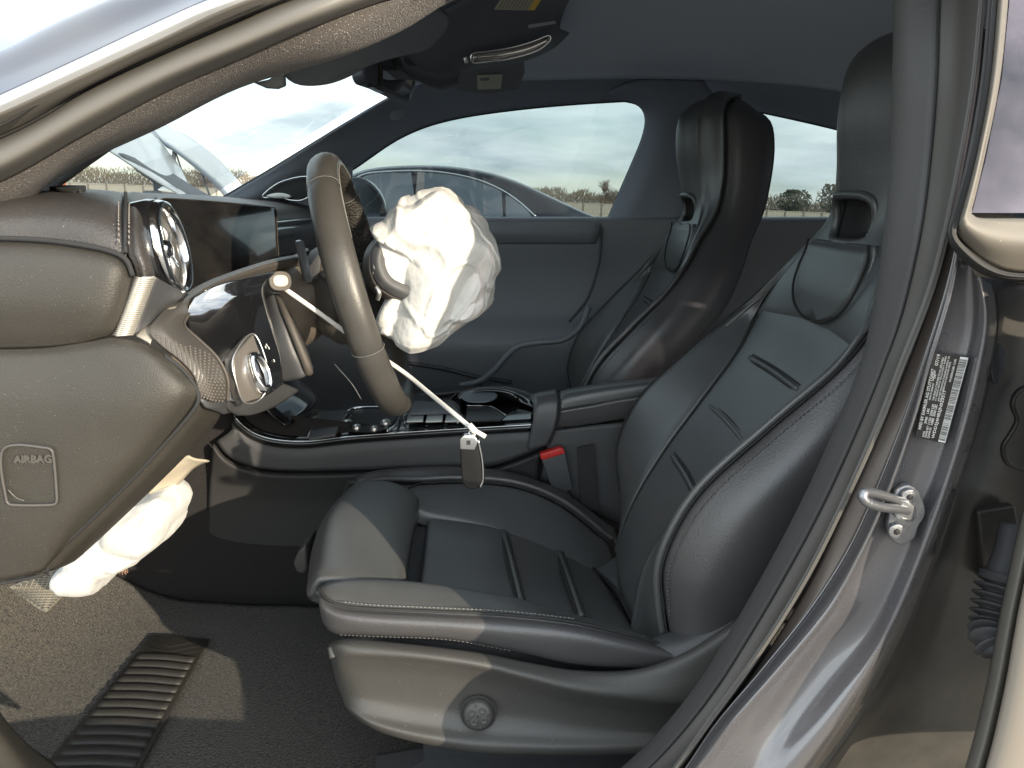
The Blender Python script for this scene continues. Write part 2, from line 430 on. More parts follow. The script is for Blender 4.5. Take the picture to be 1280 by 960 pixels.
tube('seal_seam', [(-160,220,.607),(0,157,.607),(50,128,.607),(110,100,.607),(200,57,.608),(330,3,.61)], 0.0012, M['seam'], car, n=60, seg=6)
cloth = [
 [(-160,291,.634),(0,229,.634),(100,174,.634),(200,120,.634),(300,75,.634),(400,32,.637),(520,-7,.662),(900,-59,.692)],
 [(-160,320,.65),(0,255,.65),(50,228,.65),(100,192,.65),(200,141,.65),(300,93,.65),(425,50,.645),(569,-20,.665),(900,-45,.69)],
 [(-160,345,.70),(0,288,.70),(50,240,.70),(100,206,.70),(200,160,.70),(300,110,.69),(425,72,.675),(500,40,.68),(569,0,.69),(700,-40,.74),(900,-60,.76)],
 [(-160,340,.80),(0,280,.78),(50,230,.78),(100,196,.78),(200,148,.78),(300,98,.78),(425,60,.78),(500,28,.79),(569,-15,.80),(700,-60,.82),(900,-80,.84)]]
sub('front_pillar_cloth', cloth, M['pillar_cloth'], n=70, m=6, thick=0.003)
# inner side of the pillar, facing the windshield
sub('front_pillar_lining', [[(-160,338,.79),(0,278,.79),(200,146,.79),(425,58,.79),(569,-17,.81),(900,-85,.85)],
    [(-150,150,.98),(10,96,.98),(70,62,.98),(140,24,.98),(310,-50,.98),(526,-150,1.0),(900,-236,1.05)]], M['pillar_dark'], n=40, m=4, thick=0.003)

# --- near middle pillar: lines that run from the roof to the sill
B0 = [(1130,-160,.72),(1122,-20,.70),(1119,100,.68),(1116,200,.67),(1108,290,.66),(1093,390,.66),(1076,459,.66),(1037,555,.66),(987,660,.66),(920,780,.66),(860,873,.66),(790,950,.67),(700,1015,.68),(560,1060,.70),(300,1070,.70),(120,1060,.70),(30,1030,.70),(-20,950,.70)]
B0m= [(1195,-160,.70),(1175,-20,.67),(1170,100,.645),(1162,200,.635),(1150,290,.62),(1127,390,.62),(1103,459,.62),(1063,555,.615),(1013,660,.615),(945,780,.615),(880,880,.615),(805,965,.62),(710,1040,.625),(560,1090,.63),(300,1100,.63),(100,1090,.63),(10,1045,.63),(-50,960,.63)]
B0n= [(1205,-160,.685),(1200,-20,.655),(1197,100,.625),(1186,200,.61),(1172,290,.60),(1148,390,.60),(1118,459,.60),(1080,555,.60),(1033,660,.60),(965,780,.60),(895,890,.60),(815,975,.60),(715,1052,.605),(560,1105,.61),(300,1115,.61),(90,1105,.61),(0,1058,.61),(-62,968,.61)]
B1c= [(1240,-160,.64),(1228,-20,.60),(1217,100,.575),(1200,200,.565),(1182,290,.56),(1160,370,.56),(1125,459,.56),(1098,530,.56),(1055,625,.56),(1010,715,.56),(958,800,.56),(890,895,.56),(820,985,.56),(720,1068,.565),(560,1125,.57),(300,1140,.57),(80,1130,.57),(-15,1075,.57),(-80,980,.57)]
B1 = [(1245,-160,.65),(1233,-20,.61),(1222,100,.585),(1205,200,.575),(1188,275,.57),(1166,360,.57),(1131,455,.57),(1103,525,.57),(1060,625,.57),(1014,720,.57),(962,805,.57),(896,900,.57),(826,992,.57),(725,1075,.575),(560,1132,.58),(300,1150,.58),(75,1140,.58),(-20,1083,.58),(-88,985,.58)]
sub('middle_pillar_trim', [[(x-2, y, .74) for x, y, d in B0], B0, B0m], mat('pillar trim plastic', (0.070,0.068,0.068), .6, bump=('noise', 600, .4, .001)), n=110, m=5, thick=0.003)
sub('doorway_seal', [B0m, B0n, B1c, B1], mat('doorway seal rubber', (0.085,0.081,0.075), .5, bump=('noise', 500, .2, .0006), var=(8,.35,(.12,.11,.10))), n=110, m=6, thick=0.003)
tube('seal_edge_line', [(x+.5, y, d-.002) for x, y, d in B0m], 0.0010, M['seam'], car, n=110, seg=6)
# painted flange, ridge and outer panel (from the belt down, and along the sill)
C0 = [(1190,268,.572),(1172,345,.572),(1140,440,.572),(1108,520,.572),(1063,620,.572),(1017,720,.572),(966,805,.572),(900,900,.572),(830,992,.572),(728,1078,.577)]
C1 = [(1196,300,.566),(1182,380,.566),(1152,465,.566),(1128,530,.566),(1092,620,.566),(1046,710,.566),(1000,775,.566),(940,835,.566),(870,900,.566),(790,985,.57)]
C1=  [(1197,300,.562),(1180,370,.562),(1153,455,.562),(1128,530,.562),(1090,625,.562),(1056,695,.562),(1010,765,.562),(950,840,.562),(895,905,.562),(838,985,.562),(735,1090,.567)]
C2 = [(1199,300,.543),(1186,370,.543),(1161,455,.543),(1140,530,.543),(1106,625,.543),(1074,695,.543),(1036,762,.543),(975,835,.543),(918,900,.543),(860,975,.548),(750,1090,.55)]
C3 = [(1204,310,.552),(1192,370,.555),(1168,455,.555),(1148,530,.555),(1114,625,.555),(1082,695,.555),(1044,765,.555),(985,840,.555),(928,905,.555),(872,980,.555),(765,1095,.56)]
C4 = [(1216,330,.552),(1216,400,.555),(1200,470,.555),(1180,550,.555),(1152,630,.555),(1122,710,.555),(1080,790,.555),(1022,860,.555),(968,925,.553),(900,1000,.555),(800,1110,.56)]
C5 = [(1225,345,.540),(1233,400,.5385),(1222,470,.5385),(1203,545,.5385),(1176,630,.5385),(1148,705,.5385),(1116,780,.5385),(1072,860,.5385),(1022,930,.5385),(950,1020,.540),(850,1120,.55)]
C6 = [(1240,350,.56),(1246,400,.565),(1236,470,.568),(1217,545,.57),(1190,630,.572),(1163,710,.575),(1132,790,.58),(1092,865,.585),(1045,935,.59),(970,1030,.59),(870,1130,.59)]
C7 = [(1275,352,.63),(1272,400,.645),(1264,470,.65),(1246,545,.655),(1222,630,.66),(1200,710,.665),(1175,790,.67),(1140,870,.675),(1095,945,.68),(1010,1050,.68),(900,1150,.68)]
C8 = [(1420,352,.66),(1420,400,.68),(1420,470,.69),(1420,545,.69),(1420,630,.69),(1420,710,.69),(1420,790,.69),(1400,870,.69),(1380,960,.69),(1300,1080,.69),(1000,1180,.69)]
sub('pillar_flange', [C0, C1], mat('brown dusty flange paint', (0.105, 0.088, 0.078), 0.38, metal=0.3, coat=0.3, coatr=0.2, var=(14, 0.4, (0.16, 0.13, 0.11)), dust=(240, .05, (.3,.28,.25))), n=80, m=5, thick=0.002)
bump_fn = None
def pillar_disp(p, u, v):
    # shallow pressed dimples of the lower body side
    d = 0
    for (c, rx, amp) in DIM: 
        q = (p - c); q.y = 0
        t = q.dot(DIMA); s = (q - DIMA * t).length
        d += -amp * math.exp(-((t / rx) ** 4) - (s / 0.013) ** 2)
    return d
DIMA = (W(1060,790,.55) - W(960,920,.55)).normalized()
DIM = [(W(1012,862,.55), 0.075, 0.010)]
sub('middle_pillar_panel', [C1, C2, C3, C4, C5, C6], M['paint'], n=150, m=7, thick=0.002, disp=pillar_disp)
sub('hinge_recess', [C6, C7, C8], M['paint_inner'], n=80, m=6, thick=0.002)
tube('weld_seam', [(x, y, d-.001) for x, y, d in C1], 0.0010, M['paint'], car, n=80, seg=6)
# sill top and outside
sub('door_sill', [[(728,1078,.577),(560,1135,.58),(300,1152,.58),(75,1142,.58),(-25,1085,.58),(-92,985,.58)],
                  [(790,1120,.53),(560,1190,.53),(300,1200,.53),(40,1190,.53),(-90,1120,.53),(-160,985,.53)],
                  [(800,1300,.50),(560,1300,.50),(300,1300,.50),(40,1300,.50),(-120,1250,.50),(-220,985,.50)]], M['paint'], n=60, m=5, thick=0.002)

# --- near rear door
FR = M['rubber']
wf_out = [(1250,-160,.62),(1238,-20,.585),(1228,100,.555),(1211,200,.54),(1192,272,.53),(1184,295,.528),(1196,318,.527),(1226,342,.527),(1262,352,.527),(1330,353,.527),(3300,353,.54)]
wf_a = [(1256,-160,.605),(1245,-20,.570),(1234,100,.540),(1216,200,.525),(1200,262,.515),(1194,288,.512),(1206,305,.512),(1234,328,.512),(1265,340,.512),(1330,341,.512),(3300,341,.53)]
sub('rear_door_gasket', [wf_out, [((a[0]+b[0])/2,(a[1]+b[1])/2,min(a[2],b[2])-.006) for a, b in zip(wf_out, wf_a)], wf_a], mat('black door gasket', (0.035,0.034,0.033), 0.6, spec=0.3), n=320, m=5, thick=0.003)
wf_b = [(1272,-160,.60),(1262,-20,.562),(1250,100,.532),(1230,200,.517),(1217,255,.508),(1214,266,.506),(1222,272,.506),(1240,273,.506),(1270,273,.506),(1330,274,.506),(3300,274,.53)]
sub('rear_window_frame', [wf_a, [((a[0]*.5+b[0]*.5),(a[1]*.5+b[1]*.5),a[2]*.5+b[2]*.5-.007) for a, b in zip(wf_a, wf_b)], wf_b], mat('dusty window frame plastic', (0.115,0.100,0.080), 0.5, var=(14,.4,(.16,.145,.12)), dust=(200,.06,(.4,.37,.32))), n=320, m=6, thick=0.003)
gl = slab('rear_window_glass', [(1215,266,.510),(1232,200,.521),(1252,100,.536),(1264,-20,.566),(1274,-160,.604),(3300,-60,.64),(3500,100,.58),(3600,272,.54)], V((0, 0.004, 0)), M['glass_skyfilm'], car)
# rear door front edge, outer skin
e0 = [(1330,352,.53),(1300,520,.52),(1290,600,.515),(1272,680,.51),(1253,770,.508),(1236,860,.508),(1213,950,.508),(1180,1050,.508)]
e1 = [(1340,352,.52),(1312,520,.505),(1300,600,.50),(1282,680,.495),(1263,770,.493),(1246,860,.493),(1224,950,.493),(1190,1050,.493)]
e2 = [(1352,352,.525),(1322,520,.51),(1310,600,.505),(1292,680,.50),(1273,770,.498),(1257,860,.498),(1236,950,.498),(1205,1050,.498)]
e3 = [(1356,352,.50),(1326,520,.488),(1314,600,.484),(1296,680,.48),(1277,770,.478),(1261,860,.478),(1240,950,.478),(1209,1050,.478)]
e4 = [(3600,352,.47),(3600,520,.45),(3600,600,.45),(3600,680,.45),(3600,770,.45),(3600,860,.45),(3600,950,.45),(3600,1080,.45)]
sub('rear_door_edge_seal', [[(x-4,y,d+.07) for x,y,d in e0], e0, e1, e2], M['rubber'], n=40, m=5, thick=0.002)
sub('rear_door_panel', [e2, e3, [(x+60,y,.468) for x,y,d in e3], e4], mat('sunlit tan grey door skin', (0.30,0.26,0.215), 0.42, metal=0.2, coat=0.6, dust=(160,.04,(.5,.48,.44))), n=40, m=5, thick=0.002)  # sunlit tan of the grey body paint is put into this base colour
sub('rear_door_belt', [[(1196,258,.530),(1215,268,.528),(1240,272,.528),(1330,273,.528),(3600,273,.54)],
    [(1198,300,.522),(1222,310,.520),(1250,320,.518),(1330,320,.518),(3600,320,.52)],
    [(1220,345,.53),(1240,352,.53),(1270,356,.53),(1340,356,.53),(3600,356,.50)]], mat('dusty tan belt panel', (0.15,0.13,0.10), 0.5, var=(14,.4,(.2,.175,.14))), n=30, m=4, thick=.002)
# lower trim piece of the rear sill

# cable boot between pillar and rear door
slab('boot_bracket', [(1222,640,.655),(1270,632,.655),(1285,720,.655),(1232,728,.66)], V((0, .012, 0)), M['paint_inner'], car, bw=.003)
tube('cable_boot_neck', [(1262,655,.64),(1258,690,.63),(1248,722,.622)], lambda t: .0085 + .004*t, M['bellows'], car, n=12, seg=14)
bp = curve([(1250,724,.620),(1243,750,.612),(1238,780,.602),(1238,800,.590),(1246,815,.580)], 60)
tube('cable_boot', bp, lambda t: .0155 + .0042*math.sin(t*2*math.pi*9) - .003*t, M['bellows'], car, n=90, seg=16)
tube('cable_boot_collar', [(1251,716,.622),(1249,726,.620)], .0175, M['bellows'], car, n=4, seg=16)
# pressed outline of the hinge pocket
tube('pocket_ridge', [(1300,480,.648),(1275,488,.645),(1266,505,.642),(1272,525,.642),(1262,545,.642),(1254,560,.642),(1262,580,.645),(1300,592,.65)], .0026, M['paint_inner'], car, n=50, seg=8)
plug = slab('pillar_plug', [(1238,430,.575),(1250,428,.585),(1259,442,.59),(1254,468,.585),(1245,482,.58),(1238,455,.573)], V((0,.004,0)), M['paint'], car, rnd=24, bw=.001)

# door striker on the pillar
st = slab('striker_plate', [(1110,628,.552),(1116,612,.552),(1128,603,.552),(1141,607,.552),(1149,622,.552),(1152,640,.552),(1143,655,.552),(1139,668,.552),(1125,677,.552),(1112,672,.552),(1106,655,.552),(1108,640,.552)], V((0, -.006, 0)), M['zinc'], car, rnd=40, bw=.0012)
tube('striker_loop', [(1140,640,.545),(1122,636,.532),(1102,634,.520),(1086,629,.512),(1078,622,.510),(1080,616,.512),(1090,616,.520),(1106,620,.53),(1124,626,.54),(1136,630,.546)], (.0036), M['zinc'], car, n=60, seg=12)
slab('striker_cover', [(1113,628,.545),(1128,622,.541),(1141,632,.545),(1138,648,.545),(1120,646,.541),(1112,640,.545)], V((0, -.006, 0)), M['zinc'], car, rnd=24, bw=.002)
for (sx, sy) in ((1134, 619), (1118, 662)):
    c = W(sx, sy, .545)
    s_ = tube('screw', [c, c + V((0, -.004, 0))], .0062, M['zinc'], car, n=3, seg=22, up=V((0,0,1))); bevel(s_, .0008)
    tube('screw_socket', [c + V((0,-.0039,0)), c + V((0,-.0046,0))], .0026, M['seam'], s_, n=3, seg=6, up=V((0,0,1)))

# certification sticker
def bil(q, u, v):
    a, b, c, d = q   # origin(u0v0), u1v0, u1v1, u0v1
    return (a.lerp(b, u)).lerp(d.lerp(c, u), v)
Yl = .5485
lab = [W(1182,555,Yl), W(1212,446,Yl), W(1167,441,Yl), W(1144,546,Yl)]
lab = [lab[3], lab[2], lab[1], lab[0]]   # u: bottom to top, v: left to right
lab_o = slab('certification_sticker', [lab[0], lab[1], lab[2], lab[3]], V((0, .0012, 0)), M['label_black'], car)
def text_geo(s, q, u0, u1, v0, v1, dy, flip=True):
    """string laid in a bilinear quad: letters run along u, their tops towards smaller v"""
    c = bpy.data.curves.new('t', 'FONT'); c.body = s; c.resolution_u = 2; c.fill_mode = 'FRONT'; c.offset = 0.012
    to = bpy.data.objects.new('t', c); col.objects.link(to)
    bpy.context.view_layer.update()
    dg = bpy.context.evaluated_depsgraph_get()
    me = bpy.data.meshes.new_from_object(to.evaluated_get(dg))
    vv = [v.co.copy() for v in me.vertices]; ff = [tuple(p.vertices) for p in me.polygons]
    bpy.data.objects.remove(to); bpy.data.meshes.remove(me)
    x0 = min(v.x for v in vv); x1 = max(v.x for v in vv); y0 = min(v.y for v in vv); y1 = max(v.y for v in vv)
    out = []
    for v in vv:
        a = (v.x - x0) / (x1 - x0); b = (v.y - y0) / (y1 - y0)
        out.append(bil(q, u0 + (u1-u0)*a, v1 + (v0-v1)*b) + V((0, dy, 0)))
    return out, ff
T = [('MFD BY DAIMLER AG STUTTGART', .10, .82, .03, .12), ('07/19', .86, .99, .09, .19), ('MADE IN GERMANY', .46, .66, .15, .20), ('*0F*', .68, .80, .12, .20),
     ('GVWR', .02, .09, .20, .27), ('3990', .18, .26, .17, .25), ('LBS', .30, .36, .17, .24), ('GAWR FRT', .02, .16, .28, .35), ('1150', .18, .26, .28, .36), ('2094 LBS', .28, .42, .28, .36),
     ('GAWR RR', .02, .15, .37, .44), ('1080', .18, .26, .37, .45), ('2050 LBS', .28, .42, .37, .45),
     ('THIS VEHICLE CONFORMS TO ALL APPLICABLE', .46, .96, .25, .31), ('U.S. FEDERAL MOTOR VEHICLE SAFETY, BUMPER', .46, .98, .33, .38),
     ('AND THEFT PREVENTION STANDARDS IN EFFECT ON', .46, .98, .41, .46), ('THE DATE OF MANUFACTURE SHOWN ABOVE', .46, .92, .48, .53),
     ('WDD5J4HB2JN023517', .03, .60, .50, .62), ('PASSENGER CAR', .70, .96, .60, .66)]
gs = [text_geo(s, lab, a, b, c, d, -.0004) for s, a, b, c, d in T]
joined('sticker_lettering', gs, M['label_white'], lab_o, smooth=False)
def quad(q, u0, u1, v0, v1, dy): return [bil(q,u0,v0)+V((0,dy,0)), bil(q,u1,v0)+V((0,dy,0)), bil(q,u1,v1)+V((0,dy,0)), bil(q,u0,v1)+V((0,dy,0))], [(0,1,2,3)]
joined('barcode_field', [quad(lab, .01, .99, .74, .97, -.0003)], M['label_white'], lab_o, smooth=False)
gs = []; u = .03
while u < .97:
    wd = random.choice((.003, .003, .006, .009)); gs.append(quad(lab, u, u+wd, .74, .94, -.0006)); u += wd + random.choice((.004, .005, .009))
joined('barcode_bars', gs, M['label_black'], lab_o, smooth=False)

# --- roof, headliner and far side of the cabin
roof_prof = lambda X: 1.30 + .05*math.sin(min(max((X + .45) / 2.2, 0), 1) * math.pi)
hl = []
for X in (-.42, -.25, 0, .3, .6, .9, 1.2, 1.55):
    zc = roof_prof(X) - (.10 * max(0, X - .5)) 
    hl.append([V((X+.06, .80, zc-.045)), V((X+.02, .92, zc-.01)), V((X, 1.4, zc+.03)), V((X+.02, 1.75, zc+.012)), V((X+.05, 1.88, zc-.01))])
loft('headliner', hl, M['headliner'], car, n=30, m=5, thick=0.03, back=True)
loft('roof_skin', [[p + V((0, (p.y-1.36)*.12, .05)) for p in c] for c in hl], M['paint'], car, n=30, m=4, thick=0.003)
o_line = [(262,258,2.02),(350,206,2.0),(430,157,1.96),(492,121,1.92),(545,98,1.90),(650,72,1.86),(780,62,1.85),(950,62,1.85),(1150,70,1.85),(1350,110,1.88)]
i_line = [(330,282,2.16),(392,240,2.15),(440,212,2.14),(500,172,2.13),(560,150,2.12),(650,136,2.11),(760,127,2.10),(870,124,2.10),(943,138,2.10),(1053,163,2.11),(1150,192,2.11),(1350,270,2.11)]
mid_l = [((a[0]*.5+b[0]*.5),(a[1]*.5+b[1]*.5)-4,2.035) for a, b in zip([(262,258),(318,225),(380,188),(430,157),(492,121),(560,92),(670,70),(780,62),(950,62),(1080,66),(1200,80),(1350,110)], i_line)]
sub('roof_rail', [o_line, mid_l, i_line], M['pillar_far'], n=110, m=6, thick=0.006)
tube('window_seal', [(x, y, d+.004) for x, y, d in i_line], 0.004, M['rubber_dark'], car, n=90, seg=8)
tube('windshield_edge_seal', [(x-1, y-1, d+.004) for x, y, d in o_line[:4]], 0.003, M['bellows'], car, n=40, seg=8)
bl = [(745,122,2.10),(778,126,2.105),(798,132,2.11),(806,148,2.115),(802,172,2.12),(790,202,2.13),(776,234,2.14),(755,282,2.15)]
bm_ = [(800,100,2.04),(820,115,2.04),(838,130,2.05),(842,150,2.06),(836,175,2.07),(824,205,2.08),(810,236,2.09),(785,284,2.11)]
br = [(880,100,2.06),(890,115,2.06),(900,130,2.07),(905,150,2.08),(905,175,2.09),(905,205,2.10),(905,236,2.11),(905,284,2.13)]
sub('middle_pillar', [bl, bm_, br], M['pillar_far'], n=40, m=8, thick=0.006)
tube('window_seal', [(x+1, y, d+.003) for x, y, d in bl], 0.003, M['rubber_dark'], car, n=40, seg=8)
slab('pillar_badge', [(489,140,1.955),(499,136,1.955),(507,138,1.955),(506,146,1.955),(495,151,1.955),(488,148,1.955)], V((0,-.002,0)), M['bellows'], car, rnd=24, bw=.0006)
# rear end of the cabin
cp = [[(1110,160,2.12),(1130,220,2.12),(1140,290,2.14)],[(1400,160,2.12),(1420,220,2.12),(1430,290,2.14)]]
sub('rear_pillar', cp, M['pillar_far'], n=10, m=6, thick=0.006)
mk('rear_light_stop', [V((1.62,.55,.2)), V((1.62,2.2,.2)), V((1.55,2.1,1.22)), V((1.55,.7,1.22))], [(0,1,2,3)], M['headliner'], car, smooth=False)  # unseen wall added to stop light leaking into the cabin
# near side roof rail over the rear door, closes the roof
sub('roof_rail', [[V((.25,.66,1.20)), V((.7,.66,1.21)), V((1.2,.68,1.17)), V((1.7,.72,1.05))],
                       [V((.25,.60,1.23)), V((.7,.60,1.24)), V((1.2,.63,1.20)), V((1.7,.70,1.08))],
                       [V((.25,.80,1.31)), V((.7,.80,1.32)), V((1.2,.82,1.28)), V((1.7,.86,1.15))]], M['paint'], n=20, m=5, thick=0.004)
sub('rear_pillar', [[V((1.15,.60,1.20)), V((1.3,.56,.98))],[V((1.8,.70,1.10)), V((1.9,.60,.95))]], M['paint'], n=10, m=4, thick=.004)

# far doors: belt, skin, armrest bulge
def row(y, Y, x0=330, x1=1420, k=9): return [(x0 + (x1-x0)*i/(k-1), y, Y) for i in range(k)]
far = [row(276, 2.19), row(271.5, 2.17), row(271.5, 2.12), row(276, 2.095), row(300, 2.10), row(345, 2.125), row(392, 2.12), row(412, 2.075), row(432, 2.05), row(462, 2.07), row(520, 2.12), row(640, 2.13), row(760, 2.13)]
sub('door_panel', far, M['door_skin'], n=60, m=5, thick=0.01)
sub('door_top_roll', [[(440,276,2.093),(560,276,2.093),(700,276,2.093),(752,277,2.093)],[(440,290,2.082),(560,290,2.082),(700,290,2.082),(750,290,2.082)],[(440,306,2.10),(560,306,2.10),(700,306,2.10),(745,306,2.10)]], M['door_skin'], n=30, m=5, thick=.004, tuck=.003)
tube('door_pull', [(575,482,2.06),(600,476,2.045),(618,462,2.035),(634,444,2.03),(650,432,2.03),(675,428,2.03),(705,424,2.03),(726,408,2.04),(736,384,2.06)], .0085, M['door_skin'], car, n=50, seg=10)
tube('door_trim_line', [(500,452,2.06),(560,462,2.06),(590,470,2.06),(640,478,2.06)], .006, M['plastic_dark'], car, n=30, seg=8)
tube('door_seam', [(752,284,2.09),(748,330,2.11),(735,372,2.11),(712,402,2.07)], .004, M['bellows'], car, n=30, seg=8)
# tweeter corner of the far door
sp = slab('tweeter_grille', [(330,245,1.99),(349,229,1.99),(377,222,1.99),(386,226,1.99),(386,244,1.99),(372,251,1.99),(350,247,1.99)], V((0,.02,0)), M['seam'], car, bw=.002)
tube('tweeter_frame', [(328,246,1.984),(348,229,1.984),(377,221,1.984),(392,224,1.984),(392,240,1.984),(378,250,1.984),(362,250,1.984),(350,246,1.984)], .0022, M['chrome'], sp, n=60, seg=8, closed=True)
slab('tweeter_foot', [(332,245,1.98),(346,241,1.98),(360,243,1.98),(364,247,1.98),(345,248,1.98)], V((0,.01,0)), M['satin'], sp, rnd=20, bw=.001)
sub('sail_panel', [[(262,262,2.12),(300,250,2.12),(350,225,2.12),(400,205,2.12),(440,200,2.12)],[(262,285,2.13),(300,285,2.13),(350,285,2.13),(400,285,2.13),(440,285,2.13)]], M['pillar_far'], n=20, m=4, thick=.01)

mh = [(424,240,2.42),(432,226,2.42),(446,221,2.42),(462,227,2.42),(475,241,2.42),(482,258,2.42),(481,274,2.42),(470,284,2.42),(430,284,2.42),(420,270,2.42)]
dm = slab('door_mirror_housing', mh, V((-.02,.16,0)), mat('black mirror housing', (.02,.02,.024), .2, coat=.8), car, rnd=60, bw=.012)
slab('door_mirror_glass', [(429,243,2.415),(437,231,2.415),(447,227,2.415),(460,233,2.415),(470,245,2.415),(475,259,2.415),(474,272,2.415),(466,279,2.415),(432,279,2.415),(426,268,2.415)], V((0,.004,0)), mat('far mirror glass', (.45,.47,.48), .12, metal=.9), dm, rnd=50)
# glass panes
mk('windshield', [V((-.90,.74,.955)), V((-.96,1.4,.955)), V((-.90,2.06,.955)), V((-.31,1.95,1.29)), V((-.38,1.4,1.34)), V((-.31,.82,1.29))], [(0,1,4,5),(1,2,3,4)], M['windshield'], car, smooth=False)
slab('front_window_glass', [(330,278,2.165),(425,200,2.15),(490,155,2.145),(640,112,2.13),(800,108,2.125),(828,150,2.13),(775,278,2.165)], V((0,.004,0)), M['glass'], car)
slab('rear_window_glass', [(880,278,2.165),(880,118,2.125),(943,132,2.125),(1053,158,2.13),(1160,190,2.13),(1160,278,2.165)], V((0,.004,0)), M['glass'], car)

# floor, tunnel side and toe board
fl = []
for Y in (.60, .66, .70, .80, .95, 1.10, 1.25, 1.33):
    dz = .16 if Y < .62 else (.05 if Y < .68 else 0)
    fl.append([V((-1.05,Y,.60)), V((-.92,Y,.42)), V((-.80,Y,.27)), V((-.66,Y,.205+dz*.6)), V((-.5,Y,.20+dz)), V((-.2,Y,.20+dz)), V((.2,Y,.20+dz)), V((.6,Y,.21+dz)), V((1.3,Y,.24+dz))])
loft('floor_carpet', fl, M['carpet'], car, n=70, m=5, thick=0.01, disp=lambda p,u,v: .004*noise.noise(p*9))
tn = [[V((-1.05,1.335,.18)), V((-.6,1.335,.18)), V((0,1.335,.18)), V((.7,1.335,.2))],
      [V((-1.05,1.345,.40)), V((-.6,1.345,.40)), V((0,1.345,.40)), V((.7,1.345,.4))],
      [V((-1.05,1.36,.62)), V((-.6,1.36,.60)), V((0,1.36,.56)), V((.7,1.36,.56))]]
sub('tunnel_carpet', tn, mat('dark felt tunnel lining', (0.028,0.026,0.026), .9, bump=('noise', 500, .6, .003), spec=.2), n=30, m=5, thick=.01)
mk('firewall', [V((-1.08,.58,.15)), V((-1.08,2.2,.15)), V((-1.16,2.2,.99)), V((-1.16,.58,.99))], [(0,1,2,3)], M['carpet'], car, smooth=False)
mk('cabin_floor', [V((-1.1,1.33,.19)), V((1.6,1.33,.19)), V((1.6,2.2,.19)), V((-1.1,2.2,.19))], [(0,1,2,3)], M['carpet'], car, smooth=False)
# kick panel in the lower left corner
sub('kick_trim', [[(-60,800,.74),(-20,850,.72),(0,890,.70),(30,925,.70),(62,950,.70),(110,985,.70)],
                  [(-90,830,.66),(-40,880,.64),(-8,905,.63),(25,945,.63),(50,975,.63),(95,1010,.63)],
                  [(-130,850,.60),(-80,900,.60),(-40,925,.60),(0,970,.60),(30,1000,.60),(80,1030,.60)]], M['plastic'], n=40, m=6, thick=.004)
tube('seal_line', [(-2,640,.60),(3,680,.60),(8,722,.60)], .003, M['plastic'], car, n=10, seg=8)

# ================================================================ DASHBOARD
dash = thing('dashboard', 'black dashboard with stitched grained top and large end cover, left of the wheel', 'dashboard', V((-.5, 1.4, .8)))
def dl(name, cv, m_, **k): return loft(name, cv, m_, parent=k.pop('parent', dash), **k)
# main body across the car
prof = [(-1.13,.93),(-1.10,.985),(-.85,.992),(-.66,.985),(-.58,.972),(-.555,.955),(-.553,.925),(-.56,.90),(-.57,.86),(-.60,.78),(-.66,.66),(-.80,.60)]
body = []
for (x, z) in prof:
    body.append([V((x + (.0 if y > .9 else -.02), y, z + (.0 if y > .9 else -.012))) for y in (.80, 1.0, 1.4, 1.75, 2.0, 2.12)])
dl('dash_body', body, M['pad'], n=40, m=5, thick=.006)
tube('dash_trim_line', [V((-.545, 1.28, .937)), V((-.545, 1.6, .94)), V((-.545, 2.08, .945))], .0035, M['chrome'], dash, n=20, seg=8)
dl('trim_panel', [[V((-.548,1.28,.93)), V((-.548,1.7,.932)), V((-.548,2.09,.935))],[V((-.545,1.28,.90)), V((-.545,1.7,.90)), V((-.545,2.09,.90))],[V((-.56,1.28,.86)), V((-.56,1.7,.86)), V((-.56,2.09,.86))]], M['gloss'], n=20, m=4, thick=.004)
# upper pad, outboard end
pad = [[(-80,240,.95),(60,236,.96),(110,236,.96),(157,240,.97)],
       [(-80,243,.76),(60,239,.76),(110,239,.76),(157,242,.78)],
       [(-80,252,.66),(60,246,.66),(110,248,.66),(157,253,.675)],
       [(-80,272,.615),(60,268,.615),(110,272,.616),(157,280,.625)],
       [(-80,296,.602),(0,297,.602),(60,300,.602),(110,307,.602),(157,318,.606)]]
dl('dash_pad', pad, M['pad'], n=50, m=6, thick=.004, tuck=.003, tw=.006)
pad2 = [[(158,238,1.0),(158,241,.78),(158,253,.675),(158,280,.625),(158,316,.606),(165,330,.604),(168,346,.604)],
        [(172,240,1.0),(172,243,.79),(171,256,.68),(172,282,.628),(176,316,.608),(181,332,.606),(183,347,.606)],
        [(196,243,1.0),(190,248,.80),(184,262,.70),(184,285,.66),(190,315,.635),(197,335,.625),(199,348,.62)]]
dl('dash_pad', pad2, M['pad'], n=50, m=6, thick=.004, tuck=.003, tw=.006)
tube('pad_seam', [(157,241,.775),(157,253,.672),(157,280,.623),(157,316,.604)], .0018, M['seam'], dash, n=40, seg=6)
stitch('pad_stitching', [(150,254,.668),(150,280,.620),(151,308,.603)], mat('dash thread', (0.22,0.20,0.18), .7), dash, off=V((0,-.0016,.0012)), step=.006, ln=.0038, r=.0006)
stitch('pad_stitching', [(163,257,.672),(163,280,.623),(163,310,.603)], mat('dash thread', (0.22,0.20,0.18), .7), dash, off=V((0,-.0016,.0012)), step=.006, ln=.0038, r=.0006)
tube('pad_lower_seam', [(-80,298,.600),(0,298,.600),(60,301,.600),(110,308,.600),(140,315,.600),(158,325,.600),(166,345,.601)], .0022, M['seam'], dash, n=60, seg=6)
